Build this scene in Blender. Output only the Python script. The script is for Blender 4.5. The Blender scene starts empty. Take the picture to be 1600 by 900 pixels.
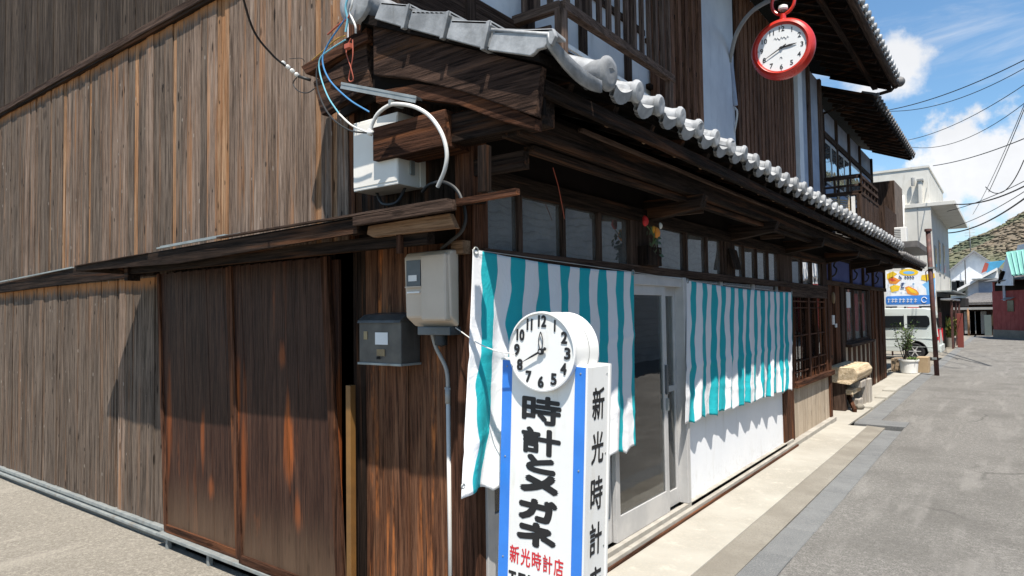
import bpy, bmesh, math, random
from mathutils import Vector, Matrix, noise
random.seed(7)
S = bpy.context.scene
COL = S.collection
rnd = random.uniform
# ------------------------------------------------------------------ camera
F_PX, YAW, PIT, ROL = 1039.0, 0.6408, 0.0384, -0.0141
CAM = Vector((2.09, -2.55, 1.6))
_f = Vector((-math.sin(YAW)*math.cos(PIT), math.cos(YAW)*math.cos(PIT), math.sin(PIT)))
_r = Vector((math.cos(YAW), math.sin(YAW), 0)); _u = _r.cross(_f)
AX = _r*math.cos(ROL)+_u*math.sin(ROL); BX = -_r*math.sin(ROL)+_u*math.cos(ROL)
cd = bpy.data.cameras.new('camera'); co = bpy.data.objects.new('camera', cd); COL.objects.link(co)
m = Matrix((AX, BX, -_f)).transposed().to_4x4(); m.translation = CAM
co.matrix_world = m
cd.sensor_width = 36; cd.lens = F_PX/1600*36; cd.clip_start = .05; cd.clip_end = 3000
S.camera = co
def at(px, py, ax, v):
    d = _f+AX*((px-800)/F_PX)-BX*((py-450)/F_PX); i = 'xyz'.index(ax)
    return CAM+d*((v-CAM[i])/d[i])
# ------------------------------------------------------------------ sun, sky, exposure
SUN = Vector((.32, -.33, 1.0)).normalized()
sl = bpy.data.lights.new('sun', 'SUN'); sl.energy = 5.0; sl.angle = math.radians(.53); sl.color = (1, .94, .85)
so = bpy.data.objects.new('sun', sl); COL.objects.link(so)
so.rotation_euler = SUN.to_track_quat('Z', 'Y').to_euler()
W = bpy.data.worlds.new('World'); S.world = W; W.use_nodes = True
nt = W.node_tree; nt.nodes.clear()
def N(t, typ, **kw):
    n = t.nodes.new(typ)
    for k, v in kw.items():
        if k in n.inputs.keys() if isinstance(k, str) else False: n.inputs[k].default_value = v
        else: setattr(n, k, v)
    return n
sky = nt.nodes.new('ShaderNodeTexSky'); sky.sky_type = 'NISHITA'; sky.sun_disc = False
sky.sun_elevation = math.asin(SUN.z); sky.sun_rotation = math.atan2(SUN.x, SUN.y)
sky.air_density = 1.0; sky.dust_density = .6; sky.ozone_density = 1.6
tc = nt.nodes.new('ShaderNodeTexCoord'); L = nt.links.new
def vmath(t, op, a, b=None):
    n = t.nodes.new('ShaderNodeVectorMath'); n.operation = op
    for i, x in enumerate((a, b)):
        if x is None: continue
        if isinstance(x, (tuple, list, Vector)): n.inputs[i].default_value = tuple(x)
        else: t.links.new(x, n.inputs[i])
    return n
def mth(t, op, a, b=None, c=None, clamp=False):
    n = t.nodes.new('ShaderNodeMath'); n.operation = op; n.use_clamp = clamp
    for i, x in enumerate((a, b, c)):
        if x is None: continue
        if isinstance(x, (int, float)): n.inputs[i].default_value = x
        else: t.links.new(x, n.inputs[i])
    return n.outputs[0]
def mrange(t, v, a, b, c=0., d=1., smooth=True):
    n = t.nodes.new('ShaderNodeMapRange'); n.interpolation_type = 'SMOOTHSTEP' if smooth else 'LINEAR'
    t.links.new(v, n.inputs[0])
    for i, x in enumerate((a, b, c, d)): n.inputs[i+1].default_value = x
    return n.outputs[0]
def noisen(t, vec, scale, detail=4, rough=.55, dist=0.):
    n = t.nodes.new('ShaderNodeTexNoise'); n.inputs['Scale'].default_value = scale
    n.inputs['Detail'].default_value = detail; n.inputs['Roughness'].default_value = rough; n.inputs['Distortion'].default_value = dist
    if vec is not None: t.links.new(vec, n.inputs['Vector'])
    return n.outputs['Fac']
def mix(t, fac, a, b, typ='MIX'):
    n = t.nodes.new('ShaderNodeMix'); n.data_type = 'RGBA'; n.blend_type = typ
    for s, x in ((n.inputs[0], fac), (n.inputs[6], a), (n.inputs[7], b)):
        if isinstance(x, (int, float)): s.default_value = x
        elif isinstance(x, tuple): s.default_value = (*x[:3], 1)
        else: t.links.new(x, s)
    return n.outputs[2]
gen = tc.outputs['Generated']
n1 = noisen(nt, gen, 9, 9, .58); n0 = noisen(nt, gen, 2.2, 5, .55); n2 = noisen(nt, gen, 34, 6, .6)
def blob(px, py, r0, r1, sq=1.0):
    d = (at(px, py, 'y', 500)-CAM).normalized()
    v = vmath(nt, 'SUBTRACT', gen, d); v = vmath(nt, 'MULTIPLY', v.outputs[0], (1, 1, sq))
    ln = vmath(nt, 'LENGTH', v.outputs[0]).outputs['Value']
    ln = mth(nt, 'ADD', ln, mth(nt, 'ADD', mth(nt, 'MULTIPLY', mth(nt, 'SUBTRACT', n1, .5), r1*2.2), mth(nt, 'MULTIPLY', mth(nt, 'SUBTRACT', n2, .5), r1*1.3)))
    return mrange(nt, ln, r1, r0)
mask = None
for b in ((1398, 105, .012, .045, 1.), (1375, 120, .01, .05, 1.), (1500, 262, .055, .10, 1.5), (1570, 225, .0, .05, 1.3), (1440, 275, .0, .06, 2.2), (1620, 275, .05, .11, 1.2)):
    s_ = blob(*b); mask = s_ if mask is None else mth(nt, 'MAXIMUM', mask, s_)
wv = vmath(nt, 'MULTIPLY', gen, (1.2, 1.2, 7)); wisp = noisen(nt, wv.outputs[0], 2.6, 7, .62, .5)
wisp = mrange(nt, wisp, .50, .80, 0, .55)
gcl = mrange(nt, n0, .68, .80, 0, 1)
mask = mth(nt, 'MAXIMUM', mask, mth(nt, 'MAXIMUM', wisp, gcl))
hz = nt.nodes.new('ShaderNodeSeparateXYZ'); L(gen, hz.inputs[0])
haze = mrange(nt, hz.outputs[2], .25, -.02, 0, .35)
mask = mth(nt, 'MAXIMUM', mask, haze)
shade = mrange(nt, n1, .35, .7, .86, 1.0)
cc = nt.nodes.new('ShaderNodeMix'); cc.data_type = 'RGBA'; cc.blend_type = 'MULTIPLY'; cc.inputs[0].default_value = 1
cc.inputs[6].default_value = (11.0, 11.2, 11.6, 1); L(shade, cc.inputs[7])
skyc = mix(nt, 1.0, sky.outputs[0], (1.4, 1.8, 1.95), 'MULTIPLY')
fin = mix(nt, mask, skyc, cc.outputs[2])
bg = nt.nodes.new('ShaderNodeBackground'); bg.inputs[1].default_value = .052; L(fin, bg.inputs[0])
wo = nt.nodes.new('ShaderNodeOutputWorld'); L(bg.outputs[0], wo.inputs[0])
S.view_settings.view_transform = 'Standard'; S.view_settings.look = 'None'; S.view_settings.gamma = 1
S.view_settings.exposure = .84
S.cycles.max_bounces = 6; S.cycles.transparent_max_bounces = 12

# ------------------------------------------------------------------ materials
def newmat(name):
    mt = bpy.data.materials.new(name); mt.use_nodes = True; t = mt.node_tree; t.nodes.clear()
    o = t.nodes.new('ShaderNodeOutputMaterial'); p = t.nodes.new('ShaderNodeBsdfPrincipled'); t.links.new(p.outputs[0], o.inputs[0])
    return mt, t, p
def setbump(t, p, h, strength, dist=.01):
    b = t.nodes.new('ShaderNodeBump'); b.inputs['Strength'].default_value = strength; b.inputs['Distance'].default_value = dist
    t.links.new(h, b.inputs['Height']); t.links.new(b.outputs[0], p.inputs['Normal'])
def posv(t, objrand=True):
    g = t.nodes.new('ShaderNodeNewGeometry'); v = g.outputs['Position']
    oi = t.nodes.new('ShaderNodeObjectInfo')
    if objrand:
        c = t.nodes.new('ShaderNodeCombineXYZ')
        for i, k in enumerate((7.3, 3.1, 11.7)): t.links.new(mth(t, 'MULTIPLY', oi.outputs['Random'], k), c.inputs[i])
        v = vmath(t, 'ADD', v, c.outputs[0]).outputs[0]
    return v, g, oi
def wood(name, dark, mid, light, axis='z', accent=None, acc=.5, rough=.8, val=.35, knots=.5, bump=.5, scale=1., bands=(), patchy=0, nails=False, wear=(), dust=None):
    """weathered wood with grain running along `axis`; bands = (z, reach above, reach below) of unweathered wood"""
    mt, t, p = newmat(name); v, g, oi = posv(t)
    i = 'xyz'.index(axis); sc = [1., 1., 1.]; sc[i] = .04
    vs = vmath(t, 'MULTIPLY', v, tuple(s*scale for s in sc)).outputs[0]
    fine = noisen(t, vs, 75, 8, .8, .3); streak = noisen(t, vs, 34, 6, .7, .4)
    sc2 = [1., 1., 1.]; sc2[i] = .25
    v2 = vmath(t, 'MULTIPLY', v, tuple(s*scale for s in sc2)).outputs[0]; blot = noisen(t, v2, 3.2, 4, .6)
    c = mix(t, mrange(t, fine, .40, .60), dark, mid)
    c = mix(t, mrange(t, streak, .42, .72, 0, .75), c, light)
    if accent:
        a = mrange(t, noisen(t, vs, 8 if patchy == 1 else 16, 4, .6, .2), .52, .66)
        a = mth(t, 'MULTIPLY', a, acc)
        if patchy:
            pv = [1., 1., 1.]; pv[i] = .3
            a = mth(t, 'MULTIPLY', a, mrange(t, noisen(t, vmath(t, 'MULTIPLY', g.outputs['Position'], tuple(pv)).outputs[0], 3.6 if patchy == 1 else 5.5, 5, .7), .50 if patchy == 1 else .42, .64))
            a = mth(t, 'MULTIPLY', a, 1.5, clamp=True)
        if wear:
            a = mth(t, 'MULTIPLY', a, .3); sp = t.nodes.new('ShaderNodeSeparateXYZ'); t.links.new(g.outputs['Position'], sp.inputs[0])
            wn = mth(t, 'MULTIPLY', mth(t, 'SUBTRACT', noisen(t, vmath(t, 'MULTIPLY', g.outputs['Position'], (26, 26, 2.2)).outputs[0], 1, 5, .65), .5), 1.9)
            for x0, z0, rx, rz, k in wear:
                dx = mth(t, 'DIVIDE', mth(t, 'SUBTRACT', sp.outputs[0], x0), rx); dz = mth(t, 'DIVIDE', mth(t, 'SUBTRACT', sp.outputs[2], z0), rz)
                dd = mth(t, 'SQRT', mth(t, 'ADD', mth(t, 'MULTIPLY', dx, dx), mth(t, 'MULTIPLY', dz, dz)))
                a = mth(t, 'MAXIMUM', a, mth(t, 'MULTIPLY', mrange(t, mth(t, 'ADD', dd, wn), 1.1, .25), k))
        if bands:
            sz = t.nodes.new('ShaderNodeSeparateXYZ'); t.links.new(g.outputs['Position'], sz.inputs[0])
            wob = mth(t, 'MULTIPLY', mth(t, 'SUBTRACT', noisen(t, vs, 30, 3, .6), .5), .16)
            zz = mth(t, 'ADD', sz.outputs[2], wob)
            for z0, h in bands:
                b = mth(t, 'MULTIPLY', mrange(t, zz, z0-h, z0-.02), mth(t, 'LESS_THAN', sz.outputs[2], z0))
                a = mth(t, 'MAXIMUM', a, mth(t, 'MULTIPLY', b, .9))
        c = mix(t, a, c, accent)
    if dust:
        sz = t.nodes.new('ShaderNodeSeparateXYZ'); t.links.new(g.outputs['Position'], sz.inputs[0])
        c = mix(t, mth(t, 'MULTIPLY', mrange(t, mth(t, 'ADD', sz.outputs[2], mth(t, 'MULTIPLY', mth(t, 'SUBTRACT', streak, .5), .4)), .5, .0, 0, .75), 1.), c, dust)
    c = mix(t, mrange(t, blot, .35, .7, .0, .28), c, tuple(x*.45 for x in dark))
    vcx = [1., 1., 1.]; vcx[i] = .012
    ck = noisen(t, vmath(t, 'MULTIPLY', v, tuple(s*scale for s in vcx)).outputs[0], 150, 3, .6)
    c = mix(t, mrange(t, ck, .60, .70, 0, .75), c, tuple(x*.25 for x in dark))
    if knots:
        vk = vmath(t, 'MULTIPLY', v, tuple((1. if k != i else .3) for k in range(3))).outputs[0]
        vo = t.nodes.new('ShaderNodeTexVoronoi'); vo.inputs['Scale'].default_value = 8.5*scale; t.links.new(vk, vo.inputs['Vector'])
        vo.inputs['Randomness'].default_value = 1
        kn = mth(t, 'ADD', vo.outputs['Distance'], mth(t, 'MULTIPLY', mth(t, 'SUBTRACT', fine, .5), .14))
        c = mix(t, mrange(t, kn, .14, .07, 0, min(1., knots*1.7)), c, tuple(x*.2 for x in dark))
    if nails:
        vk = vmath(t, 'MULTIPLY', v, tuple((1. if k != i else .45) for k in range(3))).outputs[0]
        vo = t.nodes.new('ShaderNodeTexVoronoi'); vo.inputs['Scale'].default_value = 9; t.links.new(vk, vo.inputs['Vector'])
        c = mix(t, mrange(t, vo.outputs['Distance'], .085, .055, 0, .55), c, (.42, .37, .32))
        vo = t.nodes.new('ShaderNodeTexVoronoi'); vo.inputs['Scale'].default_value = 10; t.links.new(vmath(t, 'ADD', vk, (3.3, 1.7, 5.1)).outputs[0], vo.inputs['Vector'])
        c = mix(t, mrange(t, vo.outputs['Distance'], .10, .06, 0, .85), c, (.012, .01, .009))
    vr = mth(t, 'MULTIPLY_ADD', oi.outputs['Random'], val*2, 1-val)
    hv = t.nodes.new('ShaderNodeHueSaturation'); t.links.new(c, hv.inputs['Color']); t.links.new(vr, hv.inputs['Value'])
    t.links.new(hv.outputs[0], p.inputs['Base Color']); p.inputs['Roughness'].default_value = rough
    t.links.new(mrange(t, fine, .3, .7, rough+.1, rough-.12), p.inputs['Roughness'])
    p.inputs['Specular IOR Level'].default_value = .08
    setbump(t, p, mth(t, 'ADD', fine, mth(t, 'MULTIPLY', streak, .7)), min(1, bump*1.4), .014)
    return mt
def plain(name, c1, c2=None, rough=.5, metal=0., scale=4., bump=.0, bscale=60., spec=.5, stain=None, fleck=None, fs=110, fk=.8, scuff=None, ovar=0):
    mt, t, p = newmat(name); v, g, oi = posv(t)
    c2 = c2 or tuple(x*.85 for x in c1)
    n = noisen(t, v, scale, 6, .6); c = mix(t, mrange(t, n, .3, .7), c1, c2)
    if stain:
        vz = vmath(t, 'MULTIPLY', v, (1, 1, .18)).outputs[0]
        c = mix(t, mrange(t, noisen(t, vz, 9, 6, .65), .54, .74, 0, .6), c, stain)
    if fleck: c = mix(t, mrange(t, noisen(t, v, fs, 4, .75), .50, .62, 0, fk), c, fleck)
    if ovar:
        hv = t.nodes.new('ShaderNodeHueSaturation'); t.links.new(c, hv.inputs['Color']); t.links.new(mth(t, 'MULTIPLY_ADD', oi.outputs['Random'], ovar*2, 1-ovar), hv.inputs['Value']); c = hv.outputs[0]
    t.links.new(c, p.inputs['Base Color']); p.inputs['Metallic'].default_value = metal
    t.links.new(mrange(t, n, .3, .7, rough-.06, rough+.1), p.inputs['Roughness']); p.inputs['Specular IOR Level'].default_value = spec
    if scuff:
        sz = t.nodes.new('ShaderNodeSeparateXYZ'); t.links.new(g.outputs['Position'], sz.inputs[0])
        sp_ = mth(t, 'MULTIPLY', mrange(t, noisen(t, v, 18, 6, .8), .50, .64), mrange(t, sz.outputs[2], .42, .08)); cs = mix(t, mth(t, 'MULTIPLY', sp_, .22), c, scuff); t.links.new(cs, p.inputs['Base Color'])
    if bump: setbump(t, p, noisen(t, v, bscale, 5, .6), bump, .01)
    return mt
def N3(t, v, sc):
    n = t.nodes.new('ShaderNodeTexNoise'); n.inputs['Scale'].default_value = sc; t.links.new(v, n.inputs['Vector']); return n.outputs['Color']
def asphalt(name, base, dark, lightc, patch=.6):
    mt, t, p = newmat(name); v, g, oi = posv(t, False); big0 = None
    f = noisen(t, v, 85, 5, .85); md = noisen(t, v, 26, 6, .8); big = noisen(t, v, .9, 6, .62); str_ = noisen(t, vmath(t, 'MULTIPLY', v, (1.6, .22, 1)).outputs[0], 3, 5, .6)
    c = mix(t, mrange(t, f, .42, .58), dark, base)
    c = mix(t, mrange(t, md, .52, .62, 0, .6), c, lightc); c = mix(t, mrange(t, md, .48, .38, 0, .55), c, dark)
    c = mix(t, mrange(t, big, .42, .66, 0, patch), c, dark)
    c = mix(t, mrange(t, str_, .5, .72, 0, .35), c, lightc)
    vo = t.nodes.new('ShaderNodeTexVoronoi'); vo.inputs['Scale'].default_value = 130; t.links.new(v, vo.inputs['Vector'])
    c = mix(t, mrange(t, vo.outputs['Distance'], .22, .08, 0, .35), c, lightc)
    cw = vmath(t, 'ADD', v, vmath(t, 'MULTIPLY', N3(t, v, 1.7), (.5, .5, 0)).outputs[0]).outputs[0]
    ve = t.nodes.new('ShaderNodeTexVoronoi'); ve.feature = 'DISTANCE_TO_EDGE'; ve.inputs['Scale'].default_value = .42; t.links.new(cw, ve.inputs['Vector'])
    ckm = mth(t, 'MULTIPLY', mrange(t, ve.outputs['Distance'], .010, .003), mrange(t, noisen(t, v, .6, 2, .5), .50, .60)); c = mix(t, mth(t, 'MULTIPLY', ckm, .4), c, tuple(x*.4 for x in dark))
    t.links.new(c, p.inputs['Base Color']); p.inputs['Roughness'].default_value = .92; p.inputs['Specular IOR Level'].default_value = .25
    setbump(t, p, mth(t, 'ADD', mth(t, 'MULTIPLY', f, .5), md), .8, .012)
    return mt
def glass(name, tint=(.8, .9, .88), refl=1.0, wav=.03, dirt=.0):
    mt = bpy.data.materials.new(name); mt.use_nodes = True; t = mt.node_tree; t.nodes.clear()
    o = t.nodes.new('ShaderNodeOutputMaterial'); tr = t.nodes.new('ShaderNodeBsdfTransparent'); tr.inputs[0].default_value = (*tint, 1)
    gl = t.nodes.new('ShaderNodeBsdfGlossy'); gl.inputs['Roughness'].default_value = .02
    fr = t.nodes.new('ShaderNodeFresnel'); fr.inputs[0].default_value = 1.55
    v, g, oi = posv(t)
    b = t.nodes.new('ShaderNodeBump'); b.inputs['Strength'].default_value = wav; b.inputs['Distance'].default_value = .05
    t.links.new(noisen(t, v, 3, 2, .5), b.inputs['Height']); t.links.new(b.outputs[0], gl.inputs['Normal'])
    mx = t.nodes.new('ShaderNodeMixShader'); t.links.new(mth(t, 'MULTIPLY_ADD', fr.outputs[0], 1.7*refl, .04, clamp=True), mx.inputs[0])
    t.links.new(tr.outputs[0], mx.inputs[1]); t.links.new(gl.outputs[0], mx.inputs[2])
    out = mx.outputs[0]
    if dirt:
        df = t.nodes.new('ShaderNodeBsdfDiffuse'); df.inputs[0].default_value = (.5, .5, .48, 1)
        m2 = t.nodes.new('ShaderNodeMixShader'); t.links.new(mrange(t, noisen(t, v, 6, 5, .6), .3, .8, dirt*.4, dirt), m2.inputs[0])
        t.links.new(out, m2.inputs[1]); t.links.new(df.outputs[0], m2.inputs[2]); out = m2.outputs[0]
    t.links.new(out, o.inputs[0]); return mt
M = {}
ORG = (.42, .19, .075)
M['board'] = wood('weathered_board', (.080, .055, .041), (.24, .166, .122), (.41, .31, .242), 'z', ORG, .5, val=.12, bands=((3.93, .12), (1.93, .12)), nails=True)
M['board_grey'] = wood('grey_board', (.046, .034, .027), (.150, .112, .085), (.26, .20, .157), 'z', ORG, .18, val=.12, bands=((3.93, .12), (1.93, .12)), nails=True)
M['board_orange'] = wood('orange_board', (.15, .075, .035), (.40, .215, .115), (.55, .37, .235), 'z', ORG, .5, val=.12, bands=((3.93, .12),), nails=True)
M['board_dark'] = wood('dark_upper_board', (.022, .016, .012), (.070, .052, .040), (.13, .10, .078), 'z', None, val=.25)
M['door_board'] = wood('red_brown_board', (.022, .012, .010), (.060, .029, .020), (.09, .048, .033), 'z', (.33, .09, .024), .95, rough=.5, val=.05, knots=.15, bump=.25, patchy=1, wear=((-1.49, .83, .065, .30, .95), (-1.40, .40, .05, .13, .5), (-1.56, 1.35, .05, .1, .5), (-2.56, .75, .04, .26, .5), (-2.45, .4, .05, .1, .5), (-2.06, 1.05, .06, .32, .8), (-1.98, .6, .05, .5, .6), (-1.03, .9, .06, .5, .7), (-3.05, .8, .05, .5, .5)), dust=(.14, .09, .058))
M['door_board2'] = wood('red_brown_end_board', (.03, .014, .009), (.13, .056, .030), (.27, .135, .075), 'z', (.45, .15, .045), .9, rough=.6, val=.2, knots=.3, bump=.35, patchy=.7)  # end wall boards, a richer red-brown than the doors
for a in 'xyz':
    M['balc_'+a] = wood('balcony_timber_'+a, (.04, .026, .02), (.165, .11, .083), (.26, .18, .14), a, None, val=.15, knots=.3)
    M['lat_'+a] = wood('lattice_timber_'+a, (.04, .02, .013), (.20, .10, .062), (.30, .165, .105), a, None, val=.3, knots=.3)
    M['beam_'+a] = wood('dark_beam_'+a, (.006, .0042, .0035), (.026, .0165, .012), (.065, .041, .029), a, (.24, .10, .045), .35, val=.2, knots=.3)
    M['brown_'+a] = wood('brown_timber_'+a, (.018, .011, .008), (.072, .045, .033), (.15, .10, .076), a, None, val=.15, knots=.3)
    M['red_'+a] = wood('red_brown_timber_'+a, (.018, .008, .005), (.085, .037, .021), (.17, .08, .048), a, (.27, .10, .04), .5, val=.25, knots=.3)
M['barge'] = wood('barge_board_wood', (.008, .005, .004), (.05, .029, .021), (.17, .10, .072), 'x', (.16, .075, .035), .5, val=.1, knots=.3, scale=.8)
M['tan_x'] = wood('tan_board', (.16, .085, .045), (.34, .2, .115), (.46, .3, .19), 'x', None, val=.1, knots=.3)
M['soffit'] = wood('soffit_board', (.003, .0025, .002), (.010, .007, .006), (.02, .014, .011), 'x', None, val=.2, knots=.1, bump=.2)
M['log'] = wood('bleached_log', (.36, .27, .17), (.62, .49, .33), (.75, .63, .46), 'y', None, val=.05, knots=.5, scale=.6)
M['logz'] = wood('grey_stump', (.22, .19, .16), (.42, .38, .33), (.58, .54, .48), 'z', None, val=.1, knots=.5, scale=.6)
M['cream'] = wood('cream_board', (.33, .26, .19), (.50, .41, .31), (.62, .53, .42), 'z', None, val=.08, knots=.3, bump=.15)
M['stripe_w'] = wood('pale_plank', (.33, .27, .2), (.52, .44, .34), (.62, .55, .45), 'z', None, val=.1, knots=.3)
M['tile'] = plain('silver_kawara', (.36, .365, .37), (.20, .205, .21), .5, .0, 11, .2, 30, .5, stain=(.13, .125, .115), ovar=.22)
M['tile_side'] = M['tile']
M['tile_old'] = plain('dark_kawara', (.085, .08, .08), (.15, .14, .135), .6, 0, 6, .2, 30)
M['plaster'] = plain('white_plaster', (.74, .75, .76), (.60, .62, .65), .85, 0, 2.5, .08, 20, .2, stain=(.50, .50, .50))
M['paleplaster'] = plain('pale_plaster', (.64, .67, .71), (.50, .53, .58), .85, 0, 1.2, .08, 20, .2, stain=(.42, .45, .5)); M['blueplaster'] = plain('blue_grey_plaster', (.40, .44, .52), (.29, .33, .41), .85, 0, 2.5, .08, 20, .2, stain=(.34, .37, .42))
M['blue'] = plain('indigo_plaster', (.13, .18, .46), (.10, .13, .36), .85, 0, 2.5, .1, 20, .2)
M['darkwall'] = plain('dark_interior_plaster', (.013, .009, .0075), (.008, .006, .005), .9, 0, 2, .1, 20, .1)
M['alu'] = plain('aluminium_frame', (.54, .53, .52), (.45, .445, .44), .4, .25, 5, 0, 60)
M['steel'] = plain('galvanised_steel', (.34, .36, .35), (.22, .24, .24), .5, .4, 12, .1, 40, stain=(.25, .17, .10))
M['white_panel'] = plain('white_laminate', (.80, .81, .83), (.74, .755, .78), .5, 0, 2, 0, spec=.35, stain=(.62, .61, .59), scuff=(.38, .34, .28))
M['white_paint'] = plain('white_paint', (.78, .775, .75), (.72, .71, .685), .38, 0, 3, .03, 30, stain=(.58, .53, .44), scuff=None)
M['blue_paint'] = plain('blue_paint', (.035, .21, .68), (.03, .18, .6), .42, 0, 5)
M['black_paint'] = plain('black_paint', (.012, .012, .014), None, .5)
M['red_letter'] = plain('red_letter_paint', (.6, .02, .03), None, .5)
M['red_paint'] = plain('red_enamel', (.56, .028, .014), (.48, .022, .012), .28, 0, 5, spec=.6, stain=(.36, .02, .01))
M['teal'] = (0.012, .30, .36)
M['meter'] = plain('beige_plastic', (.54, .455, .375), (.47, .395, .32), .45, 0, 3, .02)
M['meterdark'] = plain('meter_works', (.06, .07, .08), (.12, .13, .14), .35, .3)
M['box'] = plain('offwhite_plastic', (.80, .76, .69), (.70, .66, .60), .45, 0, 3, .02)
M['mail'] = plain('grey_mailbox_paint', (.10, .095, .088), (.06, .057, .054), .45, .25, 6, .05, 30, stain=(.15, .145, .14))
M['brass'] = plain('bronze_rail', (.24, .12, .035), (.16, .08, .025), .45, .3, 6)
M['sillc'] = plain('worn_stone_sill', (.36, .34, .30), (.26, .24, .21), .85, 0, 5, .2, 50, .3, stain=(.20, .17, .14))
M['paper'] = plain('paper_note', (.75, .76, .76), None, .8)
M['label'] = plain('old_sticker', (.28, .22, .12), (.16, .10, .05), .7)
M['pvc'] = plain('white_conduit', (.66, .65, .62), (.55, .53, .5), .5)
M['greypipe'] = plain('grey_conduit', (.33, .33, .32), (.26, .26, .25), .45)
M['cable_black'] = plain('black_cable', (.015, .015, .016), None, .6)
M['cable_blue'] = plain('blue_cable', (.05, .20, .42), None, .5)
M['cable_teal'] = plain('teal_cable', (.16, .42, .52), None, .5)
M['cable_red'] = plain('red_cable', (.4, .09, .05), None, .6)
M['cable_yel'] = plain('yellow_cable', (.45, .25, .05), None, .6)
M['yellow'] = plain('yellow_plate', (.72, .50, .02), None, .5)
M['concrete'] = plain('cream_concrete', (.36, .342, .30), (.28, .263, .226), .9, 0, 1.3, .25, 60, .2, stain=(.47, .43, .37), fleck=(.38, .34, .285), fs=60, fk=.5)
M['rough_conc'] = plain('exposed_aggregate', (.255, .235, .20), (.19, .172, .145), .95, 0, 2.5, .8, 120, .2, fleck=(.17, .155, .13), fs=75)
M['drain'] = plain('grey_drain_slab', (.155, .158, .158), (.115, .118, .12), .85, 0, 3, .4, 160, .3, fleck=(.21, .21, .205))
M['asphalt'] = asphalt('road_asphalt', (.205, .197, .184), (.10, .095, .088), (.28, .268, .25))
M['sidestreet'] = asphalt('pale_side_street', (.26, .237, .20), (.15, .135, .112), (.35, .32, .27), .25)
M['glass'] = glass('window_glass', refl=.85, dirt=.015)
M['glass_dirty'] = glass('dusty_glass', (.55, .62, .60), 1.8, .05, .2)
M['leaf'] = plain('leaf', (.07, .135, .03), (.14, .19, .05), .5, 0, 9)
M['leaf_dark'] = plain('dark_leaf', (.03, .06, .02), (.055, .085, .03), .5, 0, 9)
M['bark'] = plain('bark', (.06, .045, .035), None, .9)
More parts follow.
